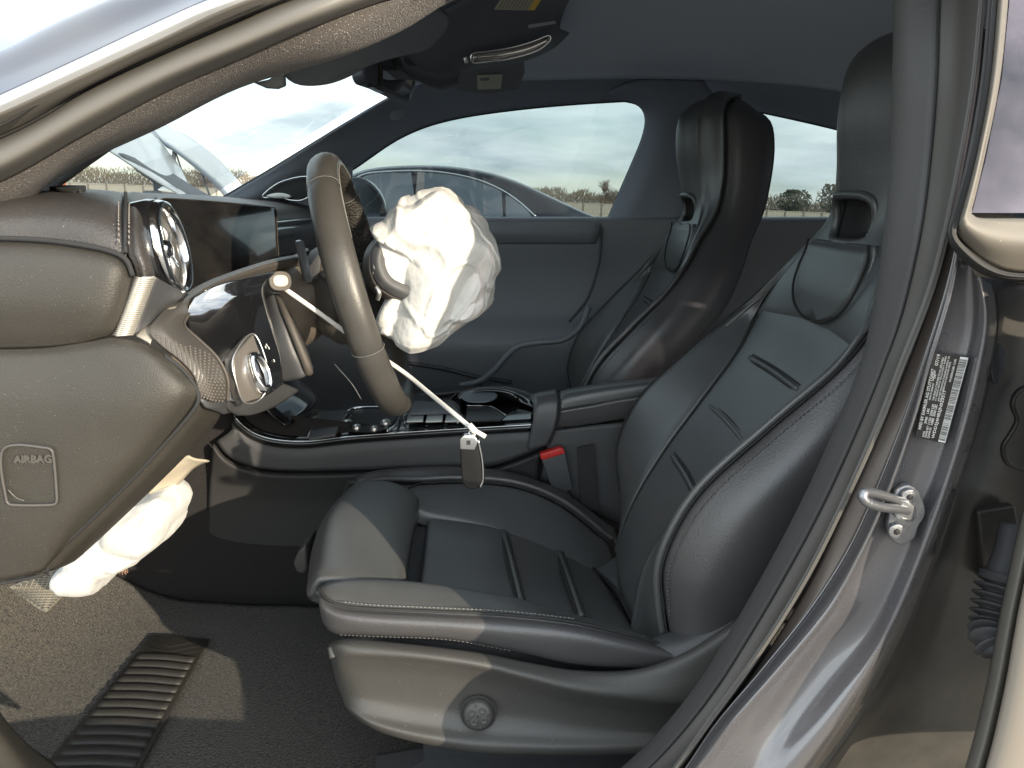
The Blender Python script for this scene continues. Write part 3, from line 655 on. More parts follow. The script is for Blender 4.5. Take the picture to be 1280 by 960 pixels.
# windscreen vent in the pad
vt = slab('defroster_vent', [(62,238,.745),(80,236,.80),(108,236.5,.80),(106,241,.74),(93,244,.70),(78,242,.71)], V((0,0,.004)), M['seam'], dash, bw=.001)
for i in range(4):
    slab('vent_slat', [(68+i*9,237.5,.765),(71+i*9,236.8,.78),(84+i*6,241.8,.712),(81+i*6,242.3,.708)], V((0,0,.003)), M['plastic_dark'], vt)
# end cover
q = [[(-80,299,.606),(0,299,.606),(60,302,.606),(110,309,.606),(140,316,.606),(158,328,.606),(166,346,.606)],
     [(-80,325,.590),(0,325,.590),(60,326,.590),(110,330,.590),(138,335,.591),(152,342,.595),(163,358,.603)],
     [(-80,375,.584),(0,375,.584),(60,375,.584),(100,377,.584),(125,380,.586),(140,383,.590),(154,388,.600)],
     [(-80,412,.590),(0,412,.590),(60,412,.590),(95,411,.590),(118,410,.590),(132,409,.593),(144,410,.600)],
     [(-80,436,.598),(0,436,.598),(60,434,.598),(95,430,.598),(118,425,.598),(132,421,.600),(140,419,.605)]]
dl('end_cover', q, M['plastic'], n=50, m=7, thick=.004)
q2 = [[(-80,436,.5982),(0,436,.5982),(60,434,.5982),(118,425,.5982),(140,421,.601),(175,428,.602),(205,443,.604)],
      [(-80,452,.588),(0,452,.588),(70,449,.588),(120,443,.588),(150,441,.588),(190,448,.590),(228,466,.600)],
      [(-80,500,.577),(0,500,.577),(70,500,.577),(130,499,.577),(180,497,.579),(220,495,.586),(247,496,.602)],
      [(-80,560,.576),(0,560,.576),(50,560,.576),(100,560,.577),(140,560,.579),(175,560,.586),(199,560,.602)],
      [(-80,610,.579),(0,610,.579),(40,610,.579),(80,610,.579),(110,610,.581),(135,609,.588),(156,607,.602)],
      [(-80,665,.583),(0,665,.583),(30,665,.583),(50,663,.583),(68,661,.584),(86,660,.590),(103,659,.603)],
      [(-80,735,.593),(0,726,.592),(18,723,.592),(32,720,.592),(42,718,.593),(52,715,.596),(58,710,.604)]]
dl('end_cover', q2, M['plastic'], n=70, m=8, thick=.004)
seamp = [(205,444,.603),(232,466,.602),(248,494,.602),(240,515,.602),(200,561,.602),(156,608,.602),(103,660,.603),(72,688,.603),(62,700,.603),(58,716,.604)]
tube('cover_seam', seamp, .0020, M['seam'], dash, n=80, seg=6)
q3 = [[(249,495,.606),(241,517,.606),(202,563,.606),(158,610,.606),(105,662,.606),(74,690,.607),(60,716,.608)],
      [(262,504,.622),(252,523,.620),(211,570,.618),(166,617,.618),(113,669,.618),(84,697,.618),(70,714,.618)],
      [(279,512,.66),(266,533,.658),(220,582,.655),(173,628,.652),(119,679,.650),(93,702,.648),(84,709,.645)],
      [(276,516,.74),(263,534,.74),(217,581,.73),(171,626,.73),(117,677,.72),(92,700,.72),(82,708,.72)]]
dl('knee_cover', q3, M['plastic'], n=60, m=6, thick=.004, tuck=.002, tw=.005)
tube('cover_seam', [(60,716,.606),(35,723,.600),(0,729,.596)], .002, M['seam'], dash, n=30, seg=6)
# square airbag mark
mk_q = [(4,562,.573),(58,560,.574),(66,566,.5745),(71,625,.578),(66,631,.578),(14,631,.577),(8,625,.577)]
for s_ in (0,):
    tube('airbag_panel_outline', mk_q, .0011, M['emboss'], dash, n=120, seg=8, closed=True)
tube('airbag_panel_outline_shadow', [(x+1.2, y-1.2, d+.0006) for x, y, d in mk_q], .0010, M['seam'], dash, n=120, seg=8, closed=True)
tq = [W(17,569,.5735), W(64,568,.5742), W(64,578,.5748), W(17,578,.574)]
vv, ff = text_geo('AIRBAG', tq, 0, 1, 0, 1, -.0006)
joined('airbag_lettering', [(vv, ff), ([p + V((.0006,.0004,-.0007)) for p in vv], ff)], M['emboss'], dash, smooth=False)
tube('airbag_symbol', [(10,612,.5765),(20,622,.5765),(30,626,.5765)], .0007, M['emboss'], dash, n=10, seg=6)
# ribbed silver trim
rib_q = [W(168,345,.606), W(195,347,.612), W(167,419,.607), W(140,419,.603)]
sv = dl('silver_trim', [[rib_q[0], rib_q[3]], [bil(rib_q,.5,0)+V((0,-.006,0)), bil(rib_q,.5,1)+V((0,-.006,0))], [rib_q[1], rib_q[2]]], mat('brushed silver trim', (0.62,0.60,0.55), .38, metal=.55), n=20, m=5, thick=.004)
g_ = []
for i in range(30):
    t = (i+.5)/30
    g_.append(tube_geo([bil(rib_q,.02,t)+V((0,-.0005,0)), bil(rib_q,.5,t)+V((0,-.0062,0)), bil(rib_q,.98,t)+V((0,-.0005,0))], .0009, 5))
joined('trim_rib', g_, mat('silver rib', (0.55,0.52,0.46), .45, metal=.6), sv)
dl('trim_wedge', [[(196,347,.614),(180,385,.612),(168,419,.608)],[(212,356,.65),(200,384,.64),(186,406,.62)],[(236,368,.70),(215,388,.68),(192,408,.64)]], M['plastic_dark'], n=20, m=4, thick=.003)
dl('pale_trim_wedge', [[(170,419,.609),(180,405,.625),(203,385,.66)],[(178,423,.606),(190,408,.62),(212,384,.66)],[(188,428,.604),(200,404,.63),(222,382,.67)]], mat('pale gloss trim', (0.42,0.38,0.32), .35, metal=.4), n=16, m=4, thick=.003)
# dotted band
b1 = [(372,318,1.0),(340,324,.95),(300,336,.88),(262,350,.80),(232,366,.73),(208,384,.66),(192,402,.618),(186,414,.606),(200,430,.604),(226,450,.604),(243,470,.604),(249,495,.604)]
b2 = [(382,322,1.0),(345,329,.94),(305,341,.865),(266,356,.785),(240,372,.715),(219,390,.655),(208,405,.622),(208,414,.612),(222,428,.612),(246,450,.612),(262,474,.612),(266,500,.614)]
b3 = [(388,330,1.02),(350,337,.955),(312,348,.885),(274,362,.81),(250,377,.745),(236,392,.695),(230,404,.67),(234,412,.66),(250,426,.655),(272,448,.65),(284,474,.65),(284,502,.652)]
dl('dotted_band', [b1, b2, b3], M['perf'], n=90, m=8, thick=.004)
tube('band_edge_line', [(x+.5,y,d-.001) for x,y,d in b3[5:]], .0014, M['column'], dash, n=50, seg=6)
cb1, cb2, cb3 = curve(b1[6:], 31), curve(b2[6:], 31), curve(b3[6:], 31)
g_ = []
for i in range(5, 31):
    for j in range(8):
        t = .10 + (j + .5*(i % 2)) * .22
        if t > 1.85 or t > .35 + (i-5)*.16: continue
        p = cat([cb1[i], cb2[i], cb3[i]], t)
        nrm_ = (CAM - p).normalized()
        g_.append(tube_geo([p - nrm_*.001, p + nrm_*.0004], .00115, 6, up=V((0,0,1))))
joined('band_dots', g_, M['dot'], dash)
# underside lip joining band to the knee cover
dl('lip_panel', [[(250,496,.606),(262,510,.612),(280,518,.66)],[(284,502,.652),(290,508,.68),(300,512,.72)],[(320,505,.80),(325,508,.82),(330,512,.84)]], M['plastic_dark'], n=14, m=4, thick=.003)

# round vent
vent = thing('round_air_vent', 'round chrome ringed air vent on the outboard end of the dashboard', 'air vent', W(208,311,.69))
vc = W(209,311,.695); va = (W(191,254,.68) - W(229,369,.70)) * .5; vb = (W(240,318,.775) - W(182,306,.64)) * .30
va_ = va.normalized(); vb = (vb - va_*vb.dot(va_)); vb_ = vb.normalized(); vn = vb_.cross(va_); vn = vn if vn.x > 0 else -vn
rv = va.length
def ringp(r, off, n=48): return [vc + va_*(math.cos(2*math.pi*i/n)*r) + vb_*(math.sin(2*math.pi*i/n)*r) + vn*off for i in range(n)]
def revolve(name, prf, m_, parent, c, a, b, n_, seg=64):
    vv = []; 
    for (r, z) in prf:
        for i in range(seg):
            th = 2*math.pi*i/seg; vv.append(c + a*(math.cos(th)*r) + b*(math.sin(th)*r) + n_*z)
    ff = [(i*seg+k, i*seg+(k+1)%seg, (i+1)*seg+(k+1)%seg, (i+1)*seg+k) for i in range(len(prf)-1) for k in range(seg)]
    return fixn(mk(name, vv, ff, m_, parent))
revolve('vent_housing', [(rv*.9,-.06),(rv*1.02,-.03),(rv*1.06,-.006),(rv*1.02,.002),(rv*.95,.002)], M['gloss'], vent, vc, va_, vb_, vn)
revolve('chrome_ring', [(rv*1.0,-.004),(rv*1.01,.004),(rv*.96,.009),(rv*.88,.009),(rv*.84,.004),(rv*.82,-.012)], M['chrome'], vent, vc, va_, vb_, vn)
revolve('inner_ring', [(rv*.78,-.02),(rv*.80,-.006),(rv*.72,.000),(rv*.66,-.006),(rv*.64,-.02)], M['satin'], vent, vc, va_, vb_, vn)
revolve('vent_back', [(rv*.9,-.022),(.001,-.030)], M['satin'], vent, vc, va_, vb_, vn)
for k in range(6):
    th = k*math.pi/3 + .3
    d = va_*math.cos(th) + vb_*math.sin(th); e = va_*-math.sin(th) + vb_*math.cos(th)
    box('vent_vane', vc + d*rv*.42 + vn*-.010, rv*.26, .0022, .010, M['chrome'], vent, ax=(d, e, vn), bw=.0008)
revolve('vent_hub', [(rv*.22,-.02),(rv*.22,-.002),(rv*.15,.004),(.001,.005)], M['chrome'], vent, vc, va_, vb_, vn)

# display
scr = thing('display_screen', 'wide glossy black instrument display standing on the dashboard', 'screen', W(270,310,1.0))
sq = [(200,250,.93),(206,246,.94),(270,251,1.06),(338,259,1.22),(345,263,1.235),(347,300,1.24),(349,322,1.24),(300,338,1.10),(240,362,.96),(226,366,.93),(216,340,.925),(204,290,.925)]
# flat panel: plane through three points
A_, B_, C_ = W(202,248,.94), W(345,262,1.22), W(228,366,.925)
pn = (B_-A_).cross(C_-A_).normalized()
if pn.dot(CAM - A_) < 0: pn = -pn
def onplane(px, py, off=0):
    d = FW + RT*((px-640)/FPX) - UP*((py-480)/FPX)
    return CAM + d * ((A_ + pn*off - CAM).dot(pn) / d.dot(pn))
so_ = [(199,252),(204,248),(270,252),(338,259),(345,263),(347,300),(349,330),(300,350),(250,372),(227,376),(212,330),(203,290)]
slab('display_glass', [onplane(*p) for p in so_], -pn*.004, M['screen'], scr, bw=.0012)
slab('display_housing', [onplane(p[0]+(1 if p[0] < 260 else -1.0), p[1]+ (1 if p[1] < 270 else 0), -.0045) for p in so_], -pn*.018, M['plastic_dark'], scr, bw=.003)
tube('display_edge', [onplane(x, y, .0006) for x, y in so_[:7]], .0009, M['plastic'], scr, n=60, seg=6)
# display foot / dash roll below the screen
dl('cowl_edge', [[onplane(228,376,.003), onplane(255,368,.003), onplane(300,350,.003), onplane(349,331,.003), W(385,312,1.2)], [(238,372,.80),(266,358,.83),(305,343,.90),(348,328,.98),(388,316,1.06)]], M['column'], n=30, m=3, thick=.003)

# lamp switch panel
sw = thing('lamp_switch_panel', 'piano black corner panel with chrome lamp knob, left of the steering column', 'switch panel', W(285,430,.73))
gp = [[(241,372,.702),(231,396,.690),(240,420,.678),(268,446,.670),(284,474,.664),(286,502,.662)],
      [(272,356,.716),(262,380,.706),(272,408,.696),(292,434,.687),(306,466,.679),(308,503,.674)],
      [(306,348,.738),(296,370,.727),(303,396,.717),(318,424,.708),(331,458,.698),(334,494,.690)],
      [(345,340,.772),(330,358,.757),(334,384,.745),(342,412,.735),(352,446,.724),(354,480,.714)]]
gm = mat('reflective black panel', (0.008, 0.008, 0.009), 0.10, coat=1.0, coatr=.04, spec=1.0, dust=(420, 0.06, (0.10, 0.10, 0.10)))
gm.node_tree.nodes['Principled BSDF'].inputs['Coat IOR'].default_value = 2.4; gm.node_tree.nodes['Principled BSDF'].inputs['IOR'].default_value = 1.8
loft('gloss_panel', gp, gm, sw, n=60, m=8, thick=.003)
sq2 = [W(287,447,.664), W(313,418,.695), W(332,470,.690), W(322,498,.682), W(302,504,.664), W(291,480,.658)]
ex = (sq2[1]-sq2[0]).normalized(); sn = ((sq2[1]-sq2[0]).cross(sq2[4]-sq2[0])).normalized()
if sn.dot(CAM - sq2[0]) < 0: sn = -sn
pl = slab('switch_plate', [p + sn*.004 for p in sq2], -sn*.012, mat('dark satin switch plate', (0.10,0.09,0.08), .3, coat=.5), sw, bw=.0015)
tube('switch_plate_frame', [p + sn*.0045 for p in sq2], .0008, M['satin'], pl, n=60, seg=6, closed=True, smoothc=True)
kc = (sq2[0]+sq2[1]+sq2[2]+sq2[4])*.25 + sn*.012
kc = W(315,466,.682) + sn*.006
ka = (sq2[2]-sq2[1]).normalized(); kb = sn.cross(ka) * .5
revolve('lamp_knob', [(.0205,-.006),(.0205,.006),(.018,.0085),(.0155,.0075),(.0145,.002)], M['chrome'], sw, kc, ka, kb, sn, 40)
revolve('knob_face', [(.0148,.003),(.0135,.0055),(.001,.0065)], M['gloss'], sw, kc, ka, kb, sn, 40)
for (x, y) in ((302,437),(309,434),(316,437),(293,455),(330,452),(297,470),(326,480)):
    c = W(x, y, .715); c = c + sn*((sq2[0]+sn*.0042 - c).dot(sn))
    slab('switch_symbol', [c+ka*.0014+kb*.001, c-ka*.0014+kb*.001, c-ka*.0014-kb*.001, c+ka*.0014-kb*.001], sn*.0003, M['label_white'], pl)
slab('switch_button', [W(293,482,.662), W(303,478,.668), W(307,497,.666), W(302,502,.662)], -sn*.006, M['plastic_dark'], sw, bw=.001)
loft('switch_lower_trim', [[(285,500,.656),(300,503,.70),(332,492,.76),(352,478,.86)],[(286,512,.665),(304,513,.71),(336,500,.78),(362,482,.88)],[(296,520,.70),(318,518,.75),(345,508,.83),(375,488,.92)]], M['plastic_dark'], sw, n=24, m=4, thick=.003)

# ================================================================ STEERING COLUMN, STALK
colm = thing('steering_column', 'black steering column shroud with painted sunlit brown tone behind the wheel', 'column shroud', V((-.40,1.04,.85)))
sec = []
for (x, z, ry, rz) in ((-.56,.78,.11,.085),(-.46,.80,.105,.088),(-.38,.825,.095,.082),(-.31,.848,.085,.075),(-.265,.862,.07,.062),(-.255,.866,.03,.03)):
    sec.append([V((x + .25*rz*math.sin(a), 1.04 - ry*math.cos(a)*(1.0), z + rz*math.sin(a)*.95)) for a in [k*2*math.pi/12 for k in range(12)]] )
vv = []; nn_ = 48; secs = [curve(s_, nn_+1, True)[:nn_] for s_ in sec]; 
rr_ = []
for i in range(31):
    t = i/30*(len(secs)-1); rr_.append([cat([s_[j] for s_ in secs], t) for j in range(nn_)])
vv = [p for r_ in rr_ for p in r_]
ff = [(i*nn_+k, i*nn_+(k+1)%nn_, (i+1)*nn_+(k+1)%nn_, (i+1)*nn_+k) for i in range(30) for k in range(nn_)] + [tuple(range(30*nn_, 31*nn_))]
fixn(mk('column_shroud', vv, ff, mat('sunlit-toned shroud plastic', (0.15,0.125,0.10), .5, bump=('noise', 900, .4, .001)), colm))  # brown base colour imitates sunlight on the shroud
# lower knee roll (dark curved block with a tube standing in for its edge highlight)
loft('knee_roll', [[(322,372,.92),(330,400,.88),(340,440,.86),(352,478,.87)],[(338,366,.90),(350,400,.865),(364,440,.855),(378,472,.86)],[(348,372,.915),(362,400,.88),(376,436,.87),(388,464,.875)],[(356,380,.97),(370,404,.95),(384,436,.93),(392,460,.93)]], M['plastic_dark'], colm, n=30, m=6, thick=.004)
tube('roll_highlight', [(346,370,.903),(358,395,.868),(372,428,.858),(384,458,.86),(386,466,.866)], lambda t: .0035+.002*t, M['column'], colm, n=40, seg=10)
stk = thing('indicator_stalk', 'thick black indicator stalk with pale oval end button', 'stalk', W(330,370,.9))
tube('stalk_body', [(318,385,.985),(314,374,.95),(318,365,.925),(330,358,.895),(344,353,.868)], lambda t: .015 - .002*t, M['plastic_dark'], stk, n=30, seg=20)
tube('stalk_boot', [(324,398,.99),(319,388,.975)], .021, M['plastic_dark'], stk, n=6, seg=20)
sc_ = W(349,351.5,.862); sd = (W(350,352,.862) - W(330,357,.90)).normalized(); su = V((0,0,1)); su = (su - sd*su.dot(sd)).normalized(); sr = sd.cross(su)
def oval(r1, r2, off, n=28, e=2.6):
    out = []
    for i in range(n):
        a = 2*math.pi*i/n; ca, sa = math.cos(a), math.sin(a)
        out.append(sc_ + su*(r1*math.copysign(abs(ca)**(2/e), ca)) + sr*(r2*math.copysign(abs(sa)**(2/e), sa)) + sd*off)
    return out
slab('stalk_end_ring', oval(.0115,.0135,-.002), sd*.006, M['column'], stk, bw=.001)
slab('stalk_button', oval(.0068,.009,.003), sd*.0025, mat('cream button', (0.55,0.47,0.38), .4), stk, bw=.001)
tube('stalk_dial', [(318,392,.955),(324,384,.94)], .0105, M['gloss'], stk, n=4, seg=20)
tube('wiper_ring', [(306,347,.93),(326,341,.93)], .003, M['satin'], stk, n=4, seg=8)

# ================================================================ STEERING WHEEL
wc = V((-.208, 1.04, .880)); wu = (W(408,200,1.04) - W(503,508,1.04)).normalized(); wv = V((.12,-1,0)); wv = (wv - wu*wv.dot(wu)).normalized(); wn = wv.cross(wu); wn = wn if wn.x > 0 else -wn
wc = (W(409,190,1.04) + W(505,514,1.04)) * .5 + wn*-.004
RM = (W(409,190,1.04) - W(505,514,1.04)).length * .5 - .016
wheel = thing('steering_wheel', 'worn black leather steering wheel seen from its side with deployed airbag', 'steering wheel', wc)
def wp(th, r=RM, off=0): return wc + wu*(math.cos(th)*r) + wv*(math.sin(th)*r) + wn*off
def rim_arc(name, a0, a1, m_, seg=18, n=80, rs=1.0):
    pts = [wp(R_(a0 + (a1-a0)*i/(n-1))) for i in range(n)]
    vv = []; ff = []
    full = abs(a1-a0) >= 359.9
    for i, p in enumerate(pts):
        d = (p - wc).normalized()
        e = min(i, n-1-i) / 2.0
        sh = rs * (1 - (.045*math.exp(-e*e) if not full else 0))
        th_ = R_(a0 + (a1-a0)*i/(n-1))
        grip = 1 + .06*math.exp(-((abs(math.degrees(th_))%360-70)/18)**2)
        for k in range(seg):
            a = 2*math.pi*k/seg
            vv.append(p + d*(math.cos(a)*.0158*sh*grip) + wn*(math.sin(a)*.0200*sh*grip))
    for i in range(n-1):
        for k in range(seg): ff.append((i*seg+k, i*seg+(k+1)%seg, (i+1)*seg+(k+1)%seg, (i+1)*seg+k))
    return fixn(mk(name, vv, ff, m_, wheel))
rim_arc('rim_top', -38, 38, M['wheel'])
rim_arc('rim_grip', 38, 112, M['wheel'])
rim_arc('rim_bottom', 112, 248, M['wheel'], n=110)
rim_arc('rim_grip', 248, 322, M['wheel_perf'])
# perforated inner face of the near upper grip
vv = []; ff = []; n = 70; sg = 10
for i in range(n):
    th = R_(-30 + 100*i/(n-1)); p = wp(th); d = (p - wc).normalized()
    for k in range(sg):
        a = R_(105 + 110*k/(sg-1)); vv.append(p + d*(math.cos(a)*.0164) + wn*(math.sin(a)*.0207))
ff = grid_faces(n, sg); fixn(mk('perforated_inlay', vv, ff, M['wheel_perf'], wheel))
tube('rim_seam', [wp(R_(a), RM + .0165*math.cos(R_(105)), .0208*math.sin(R_(105))) for a in range(-30, 72, 6)], .0009, M['thread_pale'], wheel, n=80, seg=5)
for a in (38, 112, -38):
    th = R_(a); p = wp(th); d = (p - wc).normalized()
    tube('rim_joint', [p + d*(math.cos(x)*.0162) + wn*(math.sin(x)*.0204) for x in [k*math.pi/8 for k in range(16)]], .0007, M['thread'], wheel, n=50, seg=5, closed=True)
# spokes and hub
def spoke(a, wd):
    th = R_(a); d = wu*math.cos(th) + wv*math.sin(th); s_ = wn.cross(d)
    cs = []
    for (r, w_, off, t_) in ((.155,wd*.85,-.004,.010),(.125,wd*.8,-.014,.012),(.09,wd,-.022,.016),(.05,wd*1.3,-.028,.02)):
        c = wc + d*r + wn*off
        cs.append([c + s_*w_ - wn*t_, c + s_*w_, c + s_*w_*.5 + wn*t_*.7, c + wn*t_, c - s_*w_*.5 + wn*t_*.7, c - s_*w_, c - s_*w_ - wn*t_])
    return loft('spoke', cs, M['column'], wheel, n=20, m=5, thick=.004)
spoke(88, .030); spoke(-88, .030); spoke(176, .018); spoke(184, .018)
revolve('hub_back', [(.001,-.075),(.05,-.072),(.068,-.055),(.074,-.035),(.070,-.020),(.05,-.012),(.001,-.010)], M['column'], wheel, wc, wu, wv, wn, 48)
# torn airbag cover, C shaped
co = [(500,283,0.933),(486,288,0.920),(472,301,0.903),(464,318,0.896),(464,338,0.893),(472,356,0.893),(488,368,0.896),(505,375,0.903),(515,378,0.910)]
ci = [(497,296,0.933),(491,302,0.916),(484,313,0.901),(481,325,0.894),(484,338,0.891),(491,348,0.891),(502,354,0.894),(512,358,0.901),(519,361,0.910)]
cmid = [((a[0]+b[0])/2, (a[1]+b[1])/2, min(a[2],b[2])-.006) for a, b in zip(co, ci)]
loft('torn_hub_cover', [co, cmid, ci], M['grey_cover'], wheel, n=40, m=5, thick=.005)
loft('hub_cover_edge', [[(x-1,y+1,d+.001) for x,y,d in co[1:]], [(x-7,y+5,d+.014) for x,y,d in co[1:]], [(x-10,y+4,d+.04) for x,y,d in co[1:]]], M['column'], wheel, n=40, m=4, thick=.003)
tube('hub_clip', [(470,358,.89),(474,366,.888),(472,374,.892)], .003, M['satin'], wheel, n=12, seg=8)
slab('shift_paddle', [(371,302,.97),(377,300,.97),(380,302,.968),(391,348,.955),(390,353,.955),(384,354,.957),(381,350,.958)], V((-.006,.010,0)), mat('satin grey paddle', (0.22,0.23,0.25), .35, metal=.6), wheel, bw=.0012)
slab('shift_paddle_mount', [(384,336,.97),(396,318,.97),(402,322,.97),(398,350,.97),(388,352,.97)], V((-.004,.02,0)), M['plastic_dark'], wheel, bw=.002)

# deflated driver airbag
def airbag(name, outline, c, depth, m_, label, cat_, seed, fold=.016, res=5, parent=None, skewx=0):
    """crumpled cloth bag: outline is traced at the bag's own distance, depth is its real half thickness"""
    ctr = W(*c); Yc = c[2]
    pol = [W(x, y, Yc) for x, y in outline]
    ang = sorted([(math.atan2(p.z - ctr.z, p.x - ctr.x), math.hypot(p.x - ctr.x, p.z - ctr.z)) for p in pol])
    def rad(a):
        n = len(ang)
        for i in range(n):
            a0, r0 = ang[i]; a1, r1 = ang[(i+1) % n]
            if i == n-1: a1 += 2*math.pi
            for aa in (a, a + 2*math.pi, a - 2*math.pi):
                if a0 <= aa <= a1:
                    t = (aa - a0) / (a1 - a0 + 1e-9); return r0 + (r1 - r0) * t
        return ang[0][1]
    bm = bmesh.new(); bmesh.ops.create_icosphere(bm, subdivisions=res, radius=1)
    verts = []
    for v in bm.verts:
        d = v.co.normalized(); a = math.atan2(d.z, d.x); h = math.hypot(d.x, d.z)
        r = rad(a) if h > 1e-4 else 0
        hh = math.sin(min(1, h) * math.pi/2) ** .8
        p = V((math.cos(a) * r * hh, d.y * depth, math.sin(a) * r * hh))
        o = p * 1.0 + V((seed, seed*2, 0))
        # creases: distance to cell borders at several scales, edges stay on the outline
        wob = noise.noise_vector(o * 8) * .05
        def rdg(q): return 1 - min(1, abs(noise.noise(q)) * 2.6)
        q1 = o + wob; c45 = .70
        ra = V((q1.x*c45 + q1.z*c45, q1.y, -q1.x*c45 + q1.z*c45))
        def bil_(q): return min(1, abs(noise.noise(q)) * 2.4)
        def nar(q): return max(0, 1 - abs(noise.noise(q)) * 9)
        e1 = bil_(V((ra.x*4.5, ra.y*8, ra.z*13))); e2 = bil_(V((ra.x*17, ra.y*12, ra.z*8)) + V((5, 2, 1)))
        e3 = nar(V((ra.x*10, ra.y*16, ra.z*26)) + V((1, 7, 3))); e4 = nar(q1*19 + V((4, 4, 9)))
        k = (e1 - .35) * fold * 1.25 + (e2 - .35) * fold * .5 + e3 * fold * .22 + e4 * fold * .14 + noise.noise(o * 6.5) * fold * .9
        nrm_ = V((d.x*.6, d.y*1.6, d.z*.6)).normalized()
        edge = .42 + .58 * (1 - h ** 6)
        verts.append(ctr + p + nrm_ * k * edge)
    faces = [tuple(v.index for v in f.verts) for f in bm.faces]; bm.free()
    o = mk(name, verts, faces, m_, parent)
    if label: tag(o, label, cat_)
    return o
ab = airbag('driver_airbag', [(482,291),(495,281),(500,268),(507,260),(524,255),(536,248),(552,245),(575,254),(588,264),(597,278),(603,295),(613,310),(620,325),(619,345),(618,368),(614,383),(600,397),(580,406),(560,412),(540,424),(520,430),(503,424),(490,410),(484,392),(490,376),(496,366),(488,350),(481,335),(483,318),(491,303)],
    (552,340,.965), .070, M['airbag'], 'deflated crumpled white airbag hanging from the steering wheel hub', 'airbag', 3.1, fold=.022, res=7)

# knee airbag
kb_ = airbag('knee_airbag', [(88,715),(92,700),(110,685),(135,660),(160,640),(185,622),(208,612),(217,622),(219,635),(213,655),(204,672),(188,682),(165,690),(150,700),(140,720),(125,723),(108,722),(95,722)],
    (155,672,.80), .05, M['airbag'], 'crumpled white knee airbag hanging under the dashboard end', 'airbag', 9.7, fold=.015, res=6)
fl1 = loft('scorched_flap', [[(185,618,.80),(205,595,.80),(225,575,.80),(236,570,.80)],[(215,622,.82),(225,604,.82),(240,588,.82),(262,578,.82)]], M['airbag_tan'], kb_, n=20, m=5, thick=.002, disp=lambda p,u,v: .004*noise.noise(p*40))
fm_ = mat('frayed brown thread', (0.30,0.17,0.11), .8)
for (x, y, n_) in ((110,726,7),(152,707,7),(100,724,4)):
    g_ = []; root = W(x, y-3, .775)
    for i in range(n_):
        e = root + V((random.uniform(-.008,.008), -.002, random.uniform(-.014,-.008)))
        g_.append(tube_geo([root, root.lerp(e, .5) + V((random.uniform(-.003,.003),0,0)), e], .0005, 4))
    tag(joined('frayed_threads', g_, fm_, kb_), kind='stuff')

# ================================================================ ZIP TIE + KEY
zt = thing('zip_tie', 'long white zip tie looped round the steering wheel rim', 'zip tie', W(590,537,.87))
zp = [(356,361,.880),(400,392,.895),(440,421,.91),(475,445,.945),(507,467,.96),(535,490,.93),(565,515,.885),(592,537,.866),(607,546,.862)]
tube('strap', zp, .0030, M['zip'], zt, n=50, seg=8, flat=.35, up=V((.55,0,.83)))
tube('lock_head', [(586,531,.864),(594,540,.862)], .0046, M['zip'], zt, n=4, seg=4)
key = thing('car_key', 'black and silver car key fob hanging from the zip tie', 'key', W(589,575,.862))
tube('key_ring', [(589,538,.862),(594,543,.860),(592,549,.861),(586,549,.862),(585,543,.863)], .0009, M['chrome'], key, n=30, seg=6, closed=True)
slab('fob_body', [(575,560,.856),(576,549,.856),(586,545,.856),(597,549,.856),(602,572,.856),(604,600,.856),(601,609,.856),(592,612,.856),(582,610,.856),(577,600,.856)], V((0,.014,0)), M['key_black'], key, rnd=40, bw=.003)
slab('fob_top', [(575,562,.8545),(575,549,.8545),(580,544,.8545),(592,544,.8545),(598,552,.8545),(594,563,.8545)], V((0,.012,0)), M['chrome'], key, bw=.0012)
tube('fob_edge', [(598,550,.856),(603,575,.856),(604,600,.856),(600,610,.857)], .0016, M['chrome'], key, n=20, seg=8)
slab('key_slot', [(583,556,.8535),(583,551,.8535),(588,551,.8535),(588,556,.8535)], V((0,.002,0)), M['seam'], key)

# ================================================================ CENTRE CONSOLE
con = thing('centre_console', 'low black centre console with gloss deck and tray between the seats', 'console', V((-.15,1.43,.5)))
YC = 1.335
def cl(name, cv, m_, **k): return loft(name, cv, m_, parent=k.pop('parent', con), **k)
edge = [(292,524,YC),(300,534,YC),(318,547,YC),(345,555,YC),(385,557,YC),(440,551,YC),(520,545,YC),(600,540,YC),(670,536,YC)]
def sh(c, dx, dy, dY): return [(x+dx, y+dy, d+dY) for x, y, d in c]
cl('gloss_edge_band', [sh(edge,2,-9,.010), sh(edge,0,-6,-.001), sh(edge,-1,-2,-.006), sh(edge,-2,3,-.003)], M['gloss'], n=60, m=4, thick=.003)
tube('chrome_edge', sh(edge,0,-5.5,-.0035), .0013, M['chrome'], con, n=60, seg=8)
cl('side_panel', [sh(edge,-2,3,.0), sh(edge,-3,14,-.004), [(270,552,YC-.004),(285,570,YC-.004),(315,583,YC-.004),(360,588,YC-.004),(450,587,YC-.004),(560,586,YC-.004),(610,583,YC-.004),(645,572,YC-.004),(675,560,YC-.004)]], M['plastic_dark'], n=60, m=5, thick=.004)
lowl = [(268,554,YC-.002),(284,573,YC-.002),(314,586,YC-.002),(360,591,YC-.002),(450,590,YC-.002),(560,589,YC-.002),(612,586,YC-.002),(648,575,YC-.002),(678,563,YC-.002)]
cl('side_ledge', [lowl, sh(lowl,-2,5,-.010), sh(lowl,-4,14,-.006), sh(lowl,-6,40,.004), sh(lowl,-10,120,.01)], mat('shade-darkened tunnel side skin', (0.034,0.033,0.033), .6, bump=('noise', 800, .4, .001)), n=60, m=5, thick=.004)  # base darkened to imitate shade where a sun patch lands
